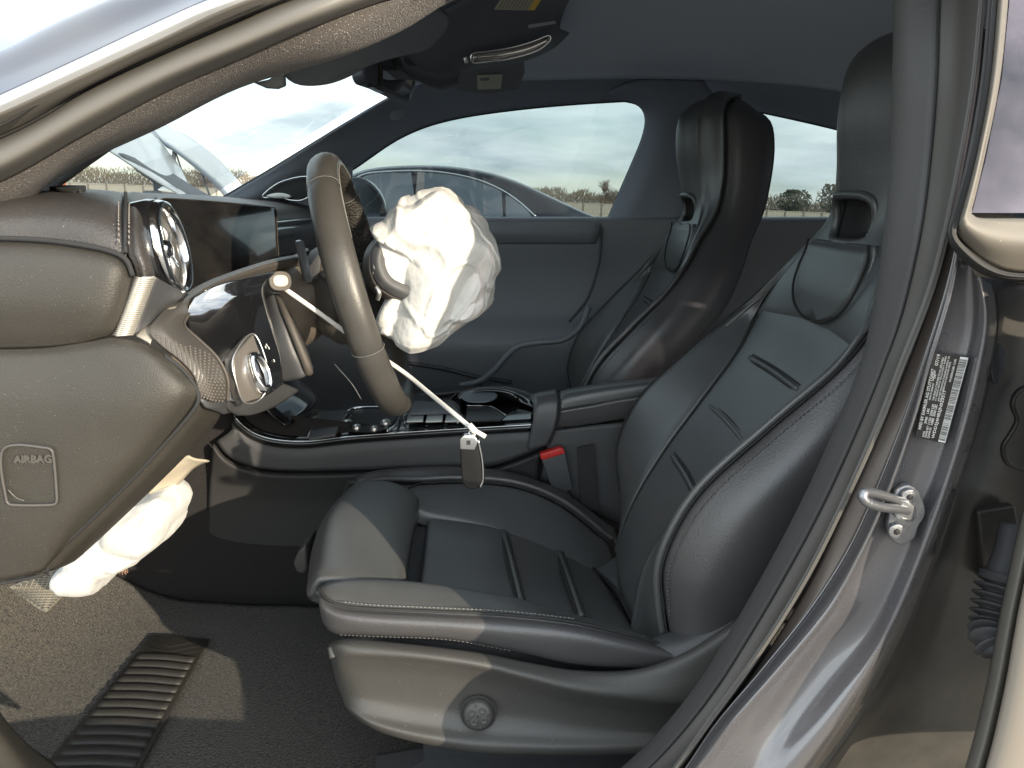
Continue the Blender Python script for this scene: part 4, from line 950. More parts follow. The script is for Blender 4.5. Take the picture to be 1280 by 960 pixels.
# deck
def dk(px, py, Y): return W(px, py, Y)
zd = [p.z for p in curve(sh(edge,2,-9,.010), 40)]
eC = curve(sh(edge,2,-9,.010), 40)
cl('gloss_deck', [eC, [V((p.x+.004, 1.44, p.z+.008)) for p in eC], [V((p.x+.008, 1.54, p.z+.004)) for p in eC], [V((p.x+.008, 1.56, p.z-.03)) for p in eC]], M['gloss'], n=50, m=5, thick=.003)
def deckz(x):
    b_ = min(eC, key=lambda p: abs(p.x - x)); return b_.z
def DW(px, py, dz=.008):     # point on the deck seen at a pixel
    p = W(px, py, 1.42)
    for _ in range(8): p = WZ(px, py, deckz(p.x) + dz + .004)
    return p
# tray with chrome frame
tr = slab('cup_tray', [DW(432,540,.004), DW(442,512,.004), DW(492,511,.004), DW(498,520,.004), DW(486,536,.004), DW(470,541,.004)], V((0,0,.002)), M['label_black'], con)
tube('tray_frame', [DW(420,541), DW(430,522), DW(440,511), DW(470,509), DW(492,510), DW(499,517), DW(495,530), DW(484,539)], .0026, M['chrome'], con, n=60, seg=8)
for (x, y, r_) in ((434,530,.010),(482,530,.010),(446,536,.008),(468,538,.007)):
    c = DW(x, y, .006); revolve('tray_clip', [(r_,0),(r_,.006),(r_*.6,.009),(.0005,.009)], M['satin'], con, c, V((1,0,0)), V((0,1,0)), V((0,0,1)), 20)
slab('tray_shutter', [DW(386,552,.006), DW(398,518,.006), DW(432,516,.006), DW(420,546,.006)], V((0,0,.006)), M['plastic_dark'], con, bw=.002)
tube('shutter_line', [DW(385,546,.012), DW(396,520,.012)], .0018, M['satin'], con, n=6, seg=6)
# touch pad
slab('touch_pad', [DW(512,520,.012), DW(518,504,.012), DW(566,506,.012), DW(574,518,.012)], V((0,0,.006)), mat('grey touch pad', (0.09,0.10,0.11), .3), con, bw=.002)
tube('pad_frame', [DW(506,529,.010), DW(507,519,.010), DW(540,517,.010), DW(566,517,.010), DW(578,521,.010), DW(572,529,.010)], .0018, M['chrome'], con, n=50, seg=8)
for i in range(3):
    slab('pad_key', [DW(508+i*24,529,.009), DW(510+i*24,520,.009), DW(530+i*24,520,.009), DW(529+i*24,528,.009)], V((0,0,.004)), M['satin'], con, bw=.001)
slab('drive_switch', [DW(582,528,.008), DW(584,507,.008), DW(612,508,.008), DW(634,520,.008), DW(626,527,.008)], V((0,0,.003)), M['label_black'], con, bw=.001)
tube('drive_switch_frame', [DW(583,507,.012), DW(612,508,.012), DW(632,519,.012)], .0016, M['chrome'], con, n=30, seg=8)
# palm rest
pr = [[DW(574,506,.01), DW(590,500,.01), DW(630,500,.01), DW(668,508,.01)], [W(572,497,1.45), W(600,488,1.45), W(632,488,1.45), W(668,500,1.45)], [W(572,490,1.52), W(600,484,1.52), W(640,484,1.52), W(668,492,1.52)], [W(560,500,1.56), W(600,496,1.56), W(640,496,1.56), W(668,500,1.56)]]
cl('palm_rest', pr, M['gloss'], n=30, m=6, thick=.004)
slab('palm_rest_pad', [W(576,494,1.44), W(588,488,1.46), W(612,488,1.46), W(622,494,1.44), W(610,501,1.42), W(586,501,1.42)], V((0,0,-.004)), mat('grey satin pad', (0.13,0.15,0.17), .35), con, rnd=30, bw=.002)
# dark centre stack behind the wheel
cl('centre_stack', [[V((-.56,1.34,.80)), V((-.50,1.33,.68)), V((-.46,1.33,.61)), V((-.42,1.33,.575))], [V((-.55,1.45,.84)), V((-.48,1.45,.70)), V((-.44,1.45,.62)), V((-.40,1.45,.585))], [V((-.56,1.56,.80)), V((-.50,1.56,.68)), V((-.46,1.56,.61)), V((-.42,1.56,.575))]], M['gloss'], n=24, m=5, thick=.004)
tube('stack_line', [W(418,455,1.34), W(440,480,1.34), W(452,500,1.34)], .0012, M['satin'], con, n=16, seg=6)
loft('knee_panel', [[V((-.60,.86,.70)), V((-.60,1.1,.70)), V((-.60,1.34,.72))],[V((-.70,.86,.56)), V((-.70,1.1,.56)), V((-.70,1.34,.56))],[V((-.95,.80,.50)), V((-.95,1.1,.50)), V((-.95,1.34,.50))]], M['plastic_dark'], dash, n=12, m=4, thick=.004)
# armrest
arm = thing('armrest', 'padded armrest with smooth grey front cap behind the console deck', 'armrest', V((.15,1.43,.66)))
fc = [[(664,497,1.50),(672,492,1.50),(697,487,1.50),(700,487,1.50)],
      [(661,498,1.36),(669,492,1.36),(690,488,1.36),(695,489,1.36)],
      [(666,505,1.325),(672,502,1.322),(688,500,1.322),(697,500,1.322)],
      [(666,525,1.315),(671,528,1.312),(683,530,1.312),(694,530,1.312)],
      [(659,560,1.32),(663,562,1.315),(672,560,1.315),(682,557,1.315)]]
loft('front_cap', fc, mat('smooth grey cap', (0.085,0.086,0.090), .38), arm, n=24, m=6, thick=.004)
tube('cap_gap', [(696,489,1.35),(698,502,1.321),(695,530,1.311),(683,558,1.315)], .002, M['seam'], arm, n=30, seg=6)
tube('release_button_outline', [(674,494,1.352),(686,491,1.352),(689,498,1.335),(687,501,1.328),(678,502,1.328),(674,500,1.335)], .0011, M['satin'], arm, n=40, seg=6, closed=True)
ac = [[(700,488,1.50),(740,480,1.50),(790,474,1.50),(850,468,1.5)],
      [(699,490,1.36),(740,483,1.36),(788,477,1.36),(850,470,1.36)],
      [(699,497,1.330),(740,489,1.330),(788,482,1.330),(850,474,1.33)],
      [(699,513,1.322),(740,506,1.322),(776,500,1.322),(850,488,1.322)]]
loft('armrest_pad', ac, M['leather'], arm, n=40, m=6, thick=.006, tuck=.002)
stitch('pad_stitching', [(700,511,1.319),(740,504,1.319),(776,497,1.319),(800,493,1.319)], M['thread'], arm, off=V((0,-.001,0)))
loft('armrest_side', [[(699,514,1.323),(740,507,1.323),(776,500,1.323),(850,490,1.323)],[(696,528,1.326),(740,522,1.326),(776,516,1.326),(850,508,1.326)],[(692,536,1.330),(740,530,1.330),(776,524,1.330),(850,515,1.33)]], M['leather_side'], arm, n=30, m=5, thick=.004)
loft('armrest_base', [[(692,538,1.335),(740,532,1.335),(800,526,1.335),(850,520,1.335)],[(684,560,1.333),(740,560,1.333),(800,560,1.333),(850,560,1.333)],[(676,600,1.335),(740,640,1.335),(800,660,1.335),(850,660,1.335)]], M['plastic_dark'], arm, n=30, m=5, thick=.004)
# buckle
bk = thing('seat_belt_buckle', 'black seat belt buckle with bright red release button beside the seat', 'seat belt buckle', W(698,590,1.315))
slab('buckle_body', [(676,573,1.306),(707,565,1.306),(712,590,1.306),(716,612,1.306),(700,618,1.306),(690,612,1.306),(682,590,1.306)], V((0,.02,0)), M['plastic_dark'], bk, bw=.003)
slab('release_button', [(675,568,1.304),(700,560,1.304),(705,562,1.304),(706,567,1.304),(680,575,1.304),(676,574,1.304)], V((0,.018,0)), M['red'], bk, bw=.0015)
tube('buckle_stem', [(704,612,1.315),(712,630,1.318),(722,650,1.32)], .007, M['plastic_dark'], bk, n=10, seg=10)
slab('belt_webbing', [(722,560,1.32),(742,556,1.32),(748,640,1.318),(726,632,1.318)], V((0,.004,0)), M['rubber_dark'], bk)

# ================================================================ SEATS
YS = 1.04
def make_seat():
    seat = thing('sport_seat', 'nearer black leather sport seat with sunlit cushion front and side knob', 'car seat', V((.18, YS, .40)))
    Lm = M['leather']; Ls = M['leather_side']
    # stations of the backrest: centre(x,z), crease(half width,x,z), ridge(half width,x,z), side(half width), rear(x,z)
    ST = [
     ((.175,.425), (.125,.185,.425), (.205,.222,.435), .235, (.30,.43)),
     ((.212,.530), (.105,.205,.527), (.214,.200,.520), .245,(.33,.50)),
     ((.262,.620), (.120,.252,.615), (.221,.193,.590), .258,(.355,.58)),
     ((.317,.705), (.135,.308,.698), (.224,.225,.675), .262,(.395,.665)),
     ((.378,.785), (.165,.368,.778), (.223,.300,.760), .256,(.445,.735)),
     ((.425,.850), (.198,.405,.838), (.218,.368,.828), .235,(.50,.80)),
     ((.432,.905), (.175,.425,.895), (.200,.412,.880), .213,(.535,.87)),
     ((.444,.950), (.145,.446,.945), (.168,.448,.935), .182,(.56,.93)),
     ((.446,1.000),(.105,.468,.998),(.148,.486,.992),.160,(.59,.99)),
     ((.436,1.060),(.094,.466,1.060),(.138,.500,1.056),.150,(.605,1.06)),
     ((.424,1.130),(.090,.456,1.130),(.132,.500,1.130),.144,(.61,1.12)),
     ((.426,1.190),(.086,.456,1.190),(.126,.498,1.186),.136,(.605,1.17)),
     ((.445,1.220),(.080,.466,1.218),(.114,.503,1.210),.120,(.590,1.195)),
     ((.482,1.238),(.068,.492,1.236),(.090,.524,1.228),.096,(.575,1.208)),
     ((.535,1.236),(.055,.536,1.234),(.070,.545,1.228),.074,(.565,1.215)),
    ]
    def colm_(kind, s):     # s=+1 far side, -1 near side
        out = []
        for c, k, r, sd, b in ST:
            if kind == 'c': out.append(V((c[0], YS, c[1])))
            elif kind == 'c5': out.append(V((c[0]*.55+k[1]*.45+.001, YS + s*k[0]*.55, c[1]*.5+k[2]*.5)))
            elif kind == 'k': out.append(V((k[1], YS + s*k[0], k[2])))
            elif kind == 'kb':   # just outside crease
                out.append(V((k[1]*.72+r[1]*.28-.001, YS + s*(k[0]*.72+r[0]*.28), k[2]*.72+r[2]*.28)))
            elif kind == 'kr':
                out.append(V((k[1]*.35+r[1]*.65-.003, YS + s*(k[0]*.35+r[0]*.65), k[2]*.35+r[2]*.65)))
            elif kind == 'r': out.append(V((r[1], YS + s*r[0], r[2])))
            elif kind == 's1': out.append(V((r[1]*.72+b[0]*.28, YS + s*sd, r[2]*.75+b[1]*.25)))
            elif kind == 's2': out.append(V((r[1]*.35+b[0]*.65, YS + s*(sd-.004), r[2]*.35+b[1]*.65)))
            elif kind == 'b': out.append(V((b[0], YS + s*(sd-.03), b[1])))
            elif kind == 'bc': out.append(V((b[0]+.012, YS, b[1])))
        return out
    cut = 8   # lower panel runs up to the neck pad
    cols_lo = [colm_('k', 1)[:7], colm_('c5', 1)[:7], colm_('c', 1)[:7], colm_('c5', -1)[:7], colm_('k', -1)[:7]]
    def hole(p): return False
    loft('back_centre_panel', cols_lo, Lm, seat, n=110, m=14, thick=.02, tuck=.006, tw=.010)
    hz0, hz1, hw = .968, 1.030, .060
    def inhole(p):
        dy = abs(p.y - YS); dz = abs(p.z - (hz0+hz1)/2)
        return (dy/hw)**4 + (dz/((hz1-hz0)/2))**4 < 1
    cols_hi = [colm_('k', 1)[5:], colm_('c5', 1)[5:], colm_('c', 1)[5:], colm_('c5', -1)[5:], colm_('k', -1)[5:]]
    loft('headrest_front', cols_hi, Lm, seat, n=150, m=16, thick=.012, mask=inhole, tuck=.002, tw=.008)
    # opening under the headrest: rim and pocket
    def xf(z):
        cs = colm_('c', 1)
        for a, b in zip(cs, cs[1:]):
            if a.z <= z <= b.z: return a.x + (b.x-a.x)*(z-a.z)/(b.z-a.z)
        return cs[-1].x
    rim = []
    for i in range(28):
        a = 2*math.pi*i/28; ca, sa = math.cos(a), math.sin(a)
        y = hw*1.02*math.copysign(abs(ca)**.5, ca); z = (hz0+hz1)/2 + (hz1-hz0)/2*1.04*math.copysign(abs(sa)**.5, sa)
        rim.append(V((xf(z) + 3.6*y*y, YS+y, z)))
    tube('headrest_opening_rim', [p + V((.003,0,0)) for p in rim], .0062, Lm, seat, n=90, seg=10, closed=True)
    rc = curve(rim, 60, True)
    cs = [[p + V((dx, 0, dz)) for p in rc] for dx, dz in ((0,0),(.03,0),(.075,.004))]
    vv = [p for c in cs for p in c] + [sum(cs[-1], Vector())/60]
    ff = [(i*60+k, i*60+(k+1)%60, (i+1)*60+(k+1)%60, (i+1)*60+k) for i in range(2) for k in range(60)] + [(120+k, 120+(k+1)%60, 180) for k in range(60)]
    fixn(mk('headrest_pocket', vv, ff, M['plastic_dark'], seat))
    # neck pad
    rowsn = []
    for t, wdt in ((.858,.020),(.864,.050),(.876,.080),(.898,.100),(.925,.106),(.950,.104),(.968,.098)):
        def pp(y, t=t):
            x = xf(t); return V((x - .009 + abs(y)**2*(.25), YS + y, t))
        rowsn.append([pp(wdt*s_) for s_ in (1,.7,.35,0,-.35,-.7,-1)])
    loft('neck_pad', rowsn, Lm, seat, n=60, m=7, thick=.012, tuck=.008, tw=.008)
    out = [r[0] for r in rowsn[::-1]] + [rowsn[0][3]] + [r[-1] for r in rowsn]
    tube('neck_pad_seam', [p + V((.001,0,0)) for p in out], .0018, M['seam'], seat, n=80, seg=6)
    for s_ in (1, -1):
        loft('back_bolster', [colm_('k', s_), colm_('kb', s_), colm_('kr', s_), colm_('r', s_)], Lm, seat, n=120, m=10, thick=.008, tuck=.002, tw=.006)
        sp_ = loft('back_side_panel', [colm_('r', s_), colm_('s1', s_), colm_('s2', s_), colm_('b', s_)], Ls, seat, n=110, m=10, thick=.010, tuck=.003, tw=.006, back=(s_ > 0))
        rr = colm_('r', s_)
        tube('bolster_piping', [p + V((-.0005, -s_*-.001, 0)) for p in rr], .0012, M['seam'], seat, n=110, seg=6)
        stitch('bolster_stitching', [p + V((.008, s_*.008, -.006)) for p in rr[1:7]], M['thread'], seat, off=V((-.0022, s_*.0022, 0)), step=.006, ln=.0036, r=.0006)
        kk = colm_('k', s_)
        tube('crease_seam', [p + V((.005,0,0)) for p in kk[:8]], .0022, M['seam'], seat, n=90, seg=6)
    loft('back_shell', [colm_('b', 1), colm_('bc', 1), colm_('b', -1)], M['plastic_dark'], seat, n=60, m=10, thick=.008, back=True)
    # quilted bars across the centre panel
    for (x, z, w_) in ((.375,.782,.100),(.318,.703,.088),(.262,.622,.078)):
        for dz, mm_, rr in ((0, Lm, .0042),):
            tube('quilt_bar', [V((x-.001+.0, YS+w_, z-.002)), V((x-.0005, YS, z)), V((x-.001, YS-w_, z-.002))], rr, Lm, seat, n=20, seg=10)
        tube('quilt_groove', [V((x+.002, YS+w_, z+.0035)), V((x+.0025, YS, z+.0055)), V((x+.002, YS-w_, z+.0035))], .0016, M['seam'], seat, n=20, seg=6)
        tube('quilt_groove', [V((x-.003, YS+w_, z-.0065)), V((x-.0025, YS, z-.0045)), V((x-.003, YS-w_, z-.0065))], .0016, M['seam'], seat, n=20, seg=6)
    # ---------------- cushion
    pad = [[V((-.148,1.205,.475)), V((-.142,1.04,.478)), V((-.128,.875,.484))],
           [V((-.160,1.215,.500)), V((-.152,1.04,.506)), V((-.137,.870,.510))],
           [V((-.205,1.225,.518)), V((-.205,1.04,.530)), V((-.190,.868,.522))],
           [V((-.262,1.215,.520)), V((-.268,1.04,.532)), V((-.240,.868,.521))],
           [V((-.292,1.19,.480)), V((-.292,1.04,.492)), V((-.256,.868,.500))],
           [V((-.290,1.18,.45)), V((-.292,1.04,.455)), V((-.258,.872,.482))],
           [V((-.265,1.16,.425)), V((-.265,1.04,.425)), V((-.235,.88,.466))]]
    loft('thigh_support', pad, Lm, seat, n=60, m=9, thick=.01, tuck=.004, tw=.010)
    mainp = [[(530,655,1.17),(525,698,1.02),(519,745,.87)],
             [(540,646,1.17),(535,690,1.02),(530,737,.87)],
             [(585,650,1.165),(588,692,1.02),(592,743,.87)],
             [(630,660,1.16),(640,705,1.02),(650,756,.87)],
             [(700,688,1.15),(713,733,1.01),(727,775,.87)],
             [(750,714,1.15),(777,756,1.01),(802,797,.87)]]
    loft('seat_centre_panel', mainp, Lm, seat, n=60, m=9, thick=.012, tuck=.005, tw=.008)
    for a, b in (((627,664,1.155),(649,754,.872)), ((697,690,1.15),(724,770,.872))):
        A = W(*a); B = W(*b)
        tube('quilt_bar', [A+V((.003,0,.0)), (A+B)/2+V((.003,0,.001)), B+V((.003,0,.0))], .0040, Lm, seat, n=20, seg=10)
        tube('quilt_groove', [A+V((-.003,0,.001)), (A+B)/2+V((-.003,0,.002)), B+V((-.003,0,.001))], .0016, M['seam'], seat, n=20, seg=6)
        tube('quilt_groove', [A+V((.009,0,.0005)), (A+B)/2+V((.009,0,.0015)), B+V((.009,0,.0005))], .0016, M['seam'], seat, n=20, seg=6)
    band = [[(742,710,1.165),(768,734,1.06),(788,768,.96),(800,800,.88)],
            [(757,700,1.18),(784,732,1.06),(806,768,.96),(820,802,.87)],
            [(772,692,1.19),(800,728,1.06),(824,768,.96),(838,803,.87)],
            [(790,690,1.20),(815,728,1.08),(840,770,.97),(856,806,.87)]]
    loft('seat_rear_roll', band, Lm, seat, n=50, m=8, thick=.01, tuck=.004)
    tube('roll_seam', band[0], .0022, M['seam'], seat, n=40, seg=6)
    k0 = [(418,665,1.335),(500,665,1.345),(640,665,1.345),(780,720,1.33)]
    k1 = [(432,612,1.30),(460,599,1.305),(500,594,1.31),(570,592,1.31),(640,600,1.31),(700,622,1.305),(766,668,1.295)]
    k2 = [(446,606,1.275),(480,604,1.27),(525,604,1.265),(570,602,1.265),(640,607,1.265),(700,630,1.265),(762,678,1.26)]
    k3 = [(470,606,1.23),(500,612,1.22),(540,616,1.22),(580,620,1.22),(640,632,1.22),(700,658,1.215),(768,700,1.21)]
    k4 = [(480,610,1.21),(506,624,1.19),(532,638,1.18),(590,652,1.175),(650,671,1.17),(742,711,1.165),(770,740,1.16)]
    k5 = [(490,640,1.17),(515,650,1.17),(540,660,1.17),(590,672,1.17),(650,690,1.165),(742,730,1.16),(770,760,1.155)]
    loft('cushion_bolster', [k2, k3, k4, k5], Lm, seat, n=80, m=8, thick=.01, tuck=.003)
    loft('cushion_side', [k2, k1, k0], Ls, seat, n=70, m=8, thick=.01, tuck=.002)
    tube('cushion_seam', k2[2:], .0020, M['seam'], seat, n=60, seg=6)
    tube('cushion_seam', [(486,626,1.19),(500,618,1.205),(515,608,1.24),(526,604,1.262)], .0018, M['seam'], seat, n=20, seg=6)
    n0 = [(402,748,.88),(450,745,.885),(520,748,.88),(640,766,.88),(760,800,.88),(838,818,.88)]
    n1 = [(401,731,.862),(440,725,.868),(520,728,.868),(640,747,.868),(760,781,.865),(836,803,.86)]
    n1b= [(399,731,.845),(430,728,.845),(520,735,.842),(640,752,.842),(760,785,.845),(842,805,.85)]
    n2 = [(397,734,.835),(408,748,.815),(430,757,.806),(470,761,.802),(560,765,.800),(640,769,.800),(720,778,.800),(800,797,.803),(852,812,.81)]
    n3 = [(396,750,.825),(404,763,.805),(428,772,.792),(470,777,.786),(560,782,.783),(640,789,.782),(720,798,.782),(800,813,.784),(862,824,.79)]
    n4 = [(402,778,.83),(408,790,.81),(425,797,.798),(470,799,.790),(560,803,.787),(640,817,.786),(720,834,.786),(800,838,.788),(872,838,.80)]
    loft('cushion_bolster', [n0, n1, n1b, n2], Lm, seat, n=90, m=9, thick=.008, tuck=.003, tw=.006)
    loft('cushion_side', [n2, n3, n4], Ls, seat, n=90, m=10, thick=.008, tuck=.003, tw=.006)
    tube('cushion_seam', n2, .0019, M['seam'], seat, n=90, seg=6)
    stitch('cushion_stitching', [(x, y-3.5, d) for x, y, d in n2[2:7]], M['thread_pale'], seat, off=V((0,-.0012,.0016)), step=.0052, ln=.0034, r=.0005)
    stitch('cushion_stitching', [(x, y-4, d) for x, y, d in n4[2:6]], M['thread'], seat, off=V((0,-.0016,.0004)), step=.0052, ln=.0034, r=.0005)
    # cushion core so nothing shows through from the side
    loft('cushion_base', [[V((-.16,.86,.36)), V((-.1,.84,.36)), V((.2,.84,.36))],[V((-.20,.86,.45)), V((-.1,.85,.46)), V((.2,.85,.44))],[V((-.24,1.0,.46)), V((-.1,1.0,.44)), V((.2,1.0,.40))],[V((-.24,1.2,.46)), V((-.1,1.2,.44)), V((.2,1.2,.36))],[V((-.20,1.3,.30)), V((-.1,1.3,.30)), V((.2,1.3,.28))]], M['plastic_dark'], seat, n=20, m=5, thick=.004)
    # ---------------- valance
    t0 = [(411,806,.80),(420,801,.788),(440,799,.778),(520,806,.772),(600,816,.770),(660,828,.770),(720,838,.770),(790,838,.770),(850,820,.770),(900,790,.775),(940,762,.78)]
    t1 = [(411,812,.785),(420,806,.770),(440,806,.762),(520,813,.756),(600,824,.755),(660,838,.755),(720,851,.755),(790,857,.755),(850,850,.755),(910,828,.76),(960,800,.765)]
    t2 = [(413,822,.783),(422,818,.766),(440,817,.756),(520,822,.750),(600,833,.749),(660,848,.749),(720,863,.749),(790,872,.749),(850,876,.75),(920,872,.755),(990,860,.76)]
    t3 = [(415,832,.785),(424,829,.768),(440,826,.761),(520,830,.757),(600,841,.756),(660,856,.756),(720,871,.756),(790,881,.757),(850,888,.76),(920,890,.762),(990,885,.77)]
    t4 = [(418,846,.790),(428,843,.774),(444,842,.768),(520,846,.766),(600,856,.765),(660,868,.765),(720,882,.766),(790,892,.767),(850,900,.768),(920,905,.77),(990,905,.775)]
    t5 = [(424,866,.795),(436,868,.780),(455,872,.772),(520,880,.769),(600,888,.768),(660,894,.768),(720,902,.768),(790,910,.770),(850,915,.772),(920,920,.774),(990,925,.778)]
    t6 = [(428,876,.790),(440,882,.774),(460,891,.763),(520,903,.760),(600,912,.759),(660,916,.760),(720,919,.762),(780,921,.765),(830,922,.768),(900,928,.770),(970,935,.775)]
    t7 = [(430,882,.786),(444,893,.766),(468,906,.752),(520,919,.746),(590,930,.745),(660,934,.747),(720,936,.750),(780,936,.755),(830,934,.760),(890,936,.765),(950,942,.770)]
    t8 = [(433,887,.795),(450,902,.775),(480,917,.760),(530,930,.752),(595,941,.750),(660,944,.752),(720,945,.755),(780,945,.760),(830,942,.765),(885,942,.770),(940,948,.775)]
    t9 = [(436,888,.83),(455,902,.82),(486,915,.82),(534,927,.82),(598,937,.82),(660,940,.82),(720,941,.82),(780,941,.82),(830,939,.82),(885,940,.82),(940,945,.82)]
    loft('seat_valance', [[(x+2,y+2,d+.06) for x,y,d in t0], t0, t1, t2, t3, t4, t5, t6, t7, t8, t9], M['trim_shell'], seat, n=100, m=6, thick=.004)
    tube('valance_clip_tab', [(415,808,.782),(418,822,.775)], .006, M['trim_shell'], seat, n=6, seg=10)
    # side hinge cover behind the cushion
    loft('recliner_cover', [[(822,838,.785),(850,822,.785),(900,792,.788),(945,765,.79)],[(800,812,.80),(850,800,.80),(900,778,.80),(950,750,.80)],[(830,790,.83),(860,782,.83),(900,772,.83),(950,745,.83)]], M['plastic_dark'], seat, n=20, m=5, thick=.004)
    # knob
    kc_ = W(598, 891, .760); kx = V((1,0,0)); kz = V((0,.18,.98)).normalized(); kn = kz.cross(kx); kn = kn if kn.y < 0 else -kn
    kn_ = revolve('adjuster_knob', [(.0185,-.008),(.0180,.004),(.0165,.0075),(.0145,.0090),(.001,.0095)], M['trim_shell'], seat, kc_, kx, kz, kn, 40)
    revolve('knob_recess', [(.0215,.001),(.0205,.0022),(.0185,.0012)], M['seam'], seat, kc_, kx, kz, kn, 40)
    for i in range(4):
        a = math.pi/4 + i*math.pi/2 + .25
        c = kc_ + kx*math.cos(a)*.0085 + kz*math.sin(a)*.0085 + kn*.0095
        revolve('knob_dimple', [(.0042,-.001),(.0038,.0008),(.0025,.0002),(.001,-.0012),(.0001,-.0014)], M['plastic_dark'], kn_, c, kx, kz, kn, 16)
        c2 = kc_ + kx*math.cos(a+math.pi/4)*.0135 + kz*math.sin(a+math.pi/4)*.0135 + kn*.0095
        revolve('knob_bump', [(.0018,-.001),(.001,.0012),(.0001,.0014)], M['trim_shell'], kn_, c2, kx, kz, kn, 10)
    slab('front_lever', [(366,704,1.02),(372,690,1.02),(382,680,1.02),(384,712,1.02),(380,718,1.02),(370,716,1.02)], V((0,.06,0)), M['trim_shell'], seat, bw=.004)
    for (x0, x1, Y) in ((-.10,.30,.86),(-.10,.30,1.24)):
        box('seat_rail', V(((x0+x1)/2, Y, .265)), (x1-x0)/2, .018, .045, M['plastic_dark'], seat, bw=.004)
    return seat
seat = make_seat()
ps = copy_tree(seat)
ps['label'] = 'farther black leather sport seat beside the far door, with one sunlit patch on its side'
# lean the farther seat slightly more upright about its foot
ps.location = V((.18 - .030, YS + .72, .40 - .008)); ps.rotation_euler = (0, R_(-3.2), 0)
seat['group'] = ps['group'] = 'front sport seats'

# ================================================================ ROOF FITTINGS
mir = thing('rear_view_mirror', 'black interior mirror hanging at the top of the windshield', 'mirror', W(490,95,1.38))
mo = [(457,62,1.36),(460,57,1.36),(472,58,1.36),(500,78,1.47),(519,92,1.50),(519,110,1.50),(513,128,1.49),(500,122,1.47),(478,112,1.38),(460,104,1.35),(457,95,1.35)]
mA, mB, mC = W(458,62,1.34), W(516,92,1.50), W(460,104,1.34)
mn = (mB-mA).cross(mC-mA).normalized(); mn = mn if mn.dot(CAM-mA) > 0 else -mn
def onm(px, py):
    d = FW + RT*((px-640)/FPX) - UP*((py-480)/FPX); return CAM + d*((mA-CAM).dot(mn)/d.dot(mn))
slab('mirror_shell', [onm(*p) for p in ((456,66),(460,58),(474,60),(500,76),(518,91),(521,106),(514,128),(500,122),(478,111),(460,105),(456,96))], -mn*.028, mat('mirror shell plastic', (0.11,0.12,0.14), .35), mir, bw=.006)
slab('mirror_pane', [onm(*p) + mn*.0006 for p in ((477,80),(500,88),(516,98),(511,124),(498,118),(477,106))], -mn*.001, M['mirror_glass'], mir)
tube('mirror_edge', [onm(470,60)+mn*.002, onm(473,75)+mn*.003, onm(474,95)+mn*.003, onm(473,107)+mn*.002], .004, M['plastic'], mir, n=16, seg=10)
slab('mirror_lower_lip', [onm(462,104)+mn*.001, onm(478,112)+mn*.001, onm(480,116)+mn*.001, onm(466,109)+mn*.001], -mn*.01, M['chrome'], mir)
tube('mirror_stem', [onm(500,78)-mn*.02, W(520,70,1.40), W(535,55,1.40)], .016, M['plastic_dark'], mir, n=16, seg=12)
ohc = thing('overhead_console', 'dark overhead console with bright chrome reading lamp strip and switches', 'overhead console', W(610,60,1.40))
oc = [[(500,50,1.33),(545,20,1.25),(600,-10,1.18),(650,-30,1.15),(700,-20,1.15),(712,0,1.2)],
      [(510,72,1.36),(550,70,1.33),(600,60,1.30),(645,45,1.28),(690,22,1.26),(706,12,1.28)],
      [(530,88,1.39),(560,90,1.38),(592,80,1.37),(640,74,1.36),(680,55,1.35),(700,35,1.34)],
      [(545,90,1.44),(575,92,1.44),(600,86,1.44),(645,80,1.44),(690,62,1.44),(712,42,1.44)]]
loft('console_shell', oc, mat('dark overhead plastic', (0.12,0.125,0.15), .5), ohc, n=50, m=7, thick=.004)
lamp = loft('lamp_strip', [[(592,67,1.295),(600,65,1.290),(630,62,1.280),(660,55,1.275),(684,46,1.270),(687,46,1.270)],[(591,72,1.292),(600,71,1.287),(630,68,1.277),(660,61,1.272),(684,51,1.267),(685,53,1.270)],[(592,78,1.298),(600,78,1.294),(630,75,1.285),(660,68,1.280),(676,62,1.278),(682,58,1.276)]], M['light_lens'], ohc, n=40, m=5, thick=.003)
tube('lamp_frame', [(591,67,1.288),(610,64,1.282),(640,59,1.272),(665,52,1.266),(686,44,1.262),(688,50,1.264),(672,63,1.272),(640,73,1.278),(610,77,1.286),(591,78,1.290)], .0017, M['chrome'], ohc, n=90, seg=8, closed=True)
slab('switch_strip', [(660,31,1.230),(694,26,1.220),(695,29,1.220),(661,35,1.230)], V((0,.003,0)), M['satin'], ohc)
slab('lamp_button', [(579,72,1.305),(584,70,1.302),(586,78,1.302),(581,80,1.305)], V((0,.004,0)), M['satin'], ohc, bw=.001)
hd = thing('roof_sensor_pod', 'dark triangular camera and sensor housing behind the mirror', 'sensor housing', W(520,60,1.40))
loft('pod_shell', [[(500,44,1.42),(540,50,1.42),(585,60,1.42)],[(500,75,1.40),(540,85,1.40),(575,90,1.40)],[(515,98,1.43),(545,108,1.43),(572,104,1.43)],[(530,100,1.5),(550,112,1.5),(575,106,1.5)]], mat('dark pod plastic', (0.10,0.105,0.12), .55), hd, n=24, m=6, thick=.004)
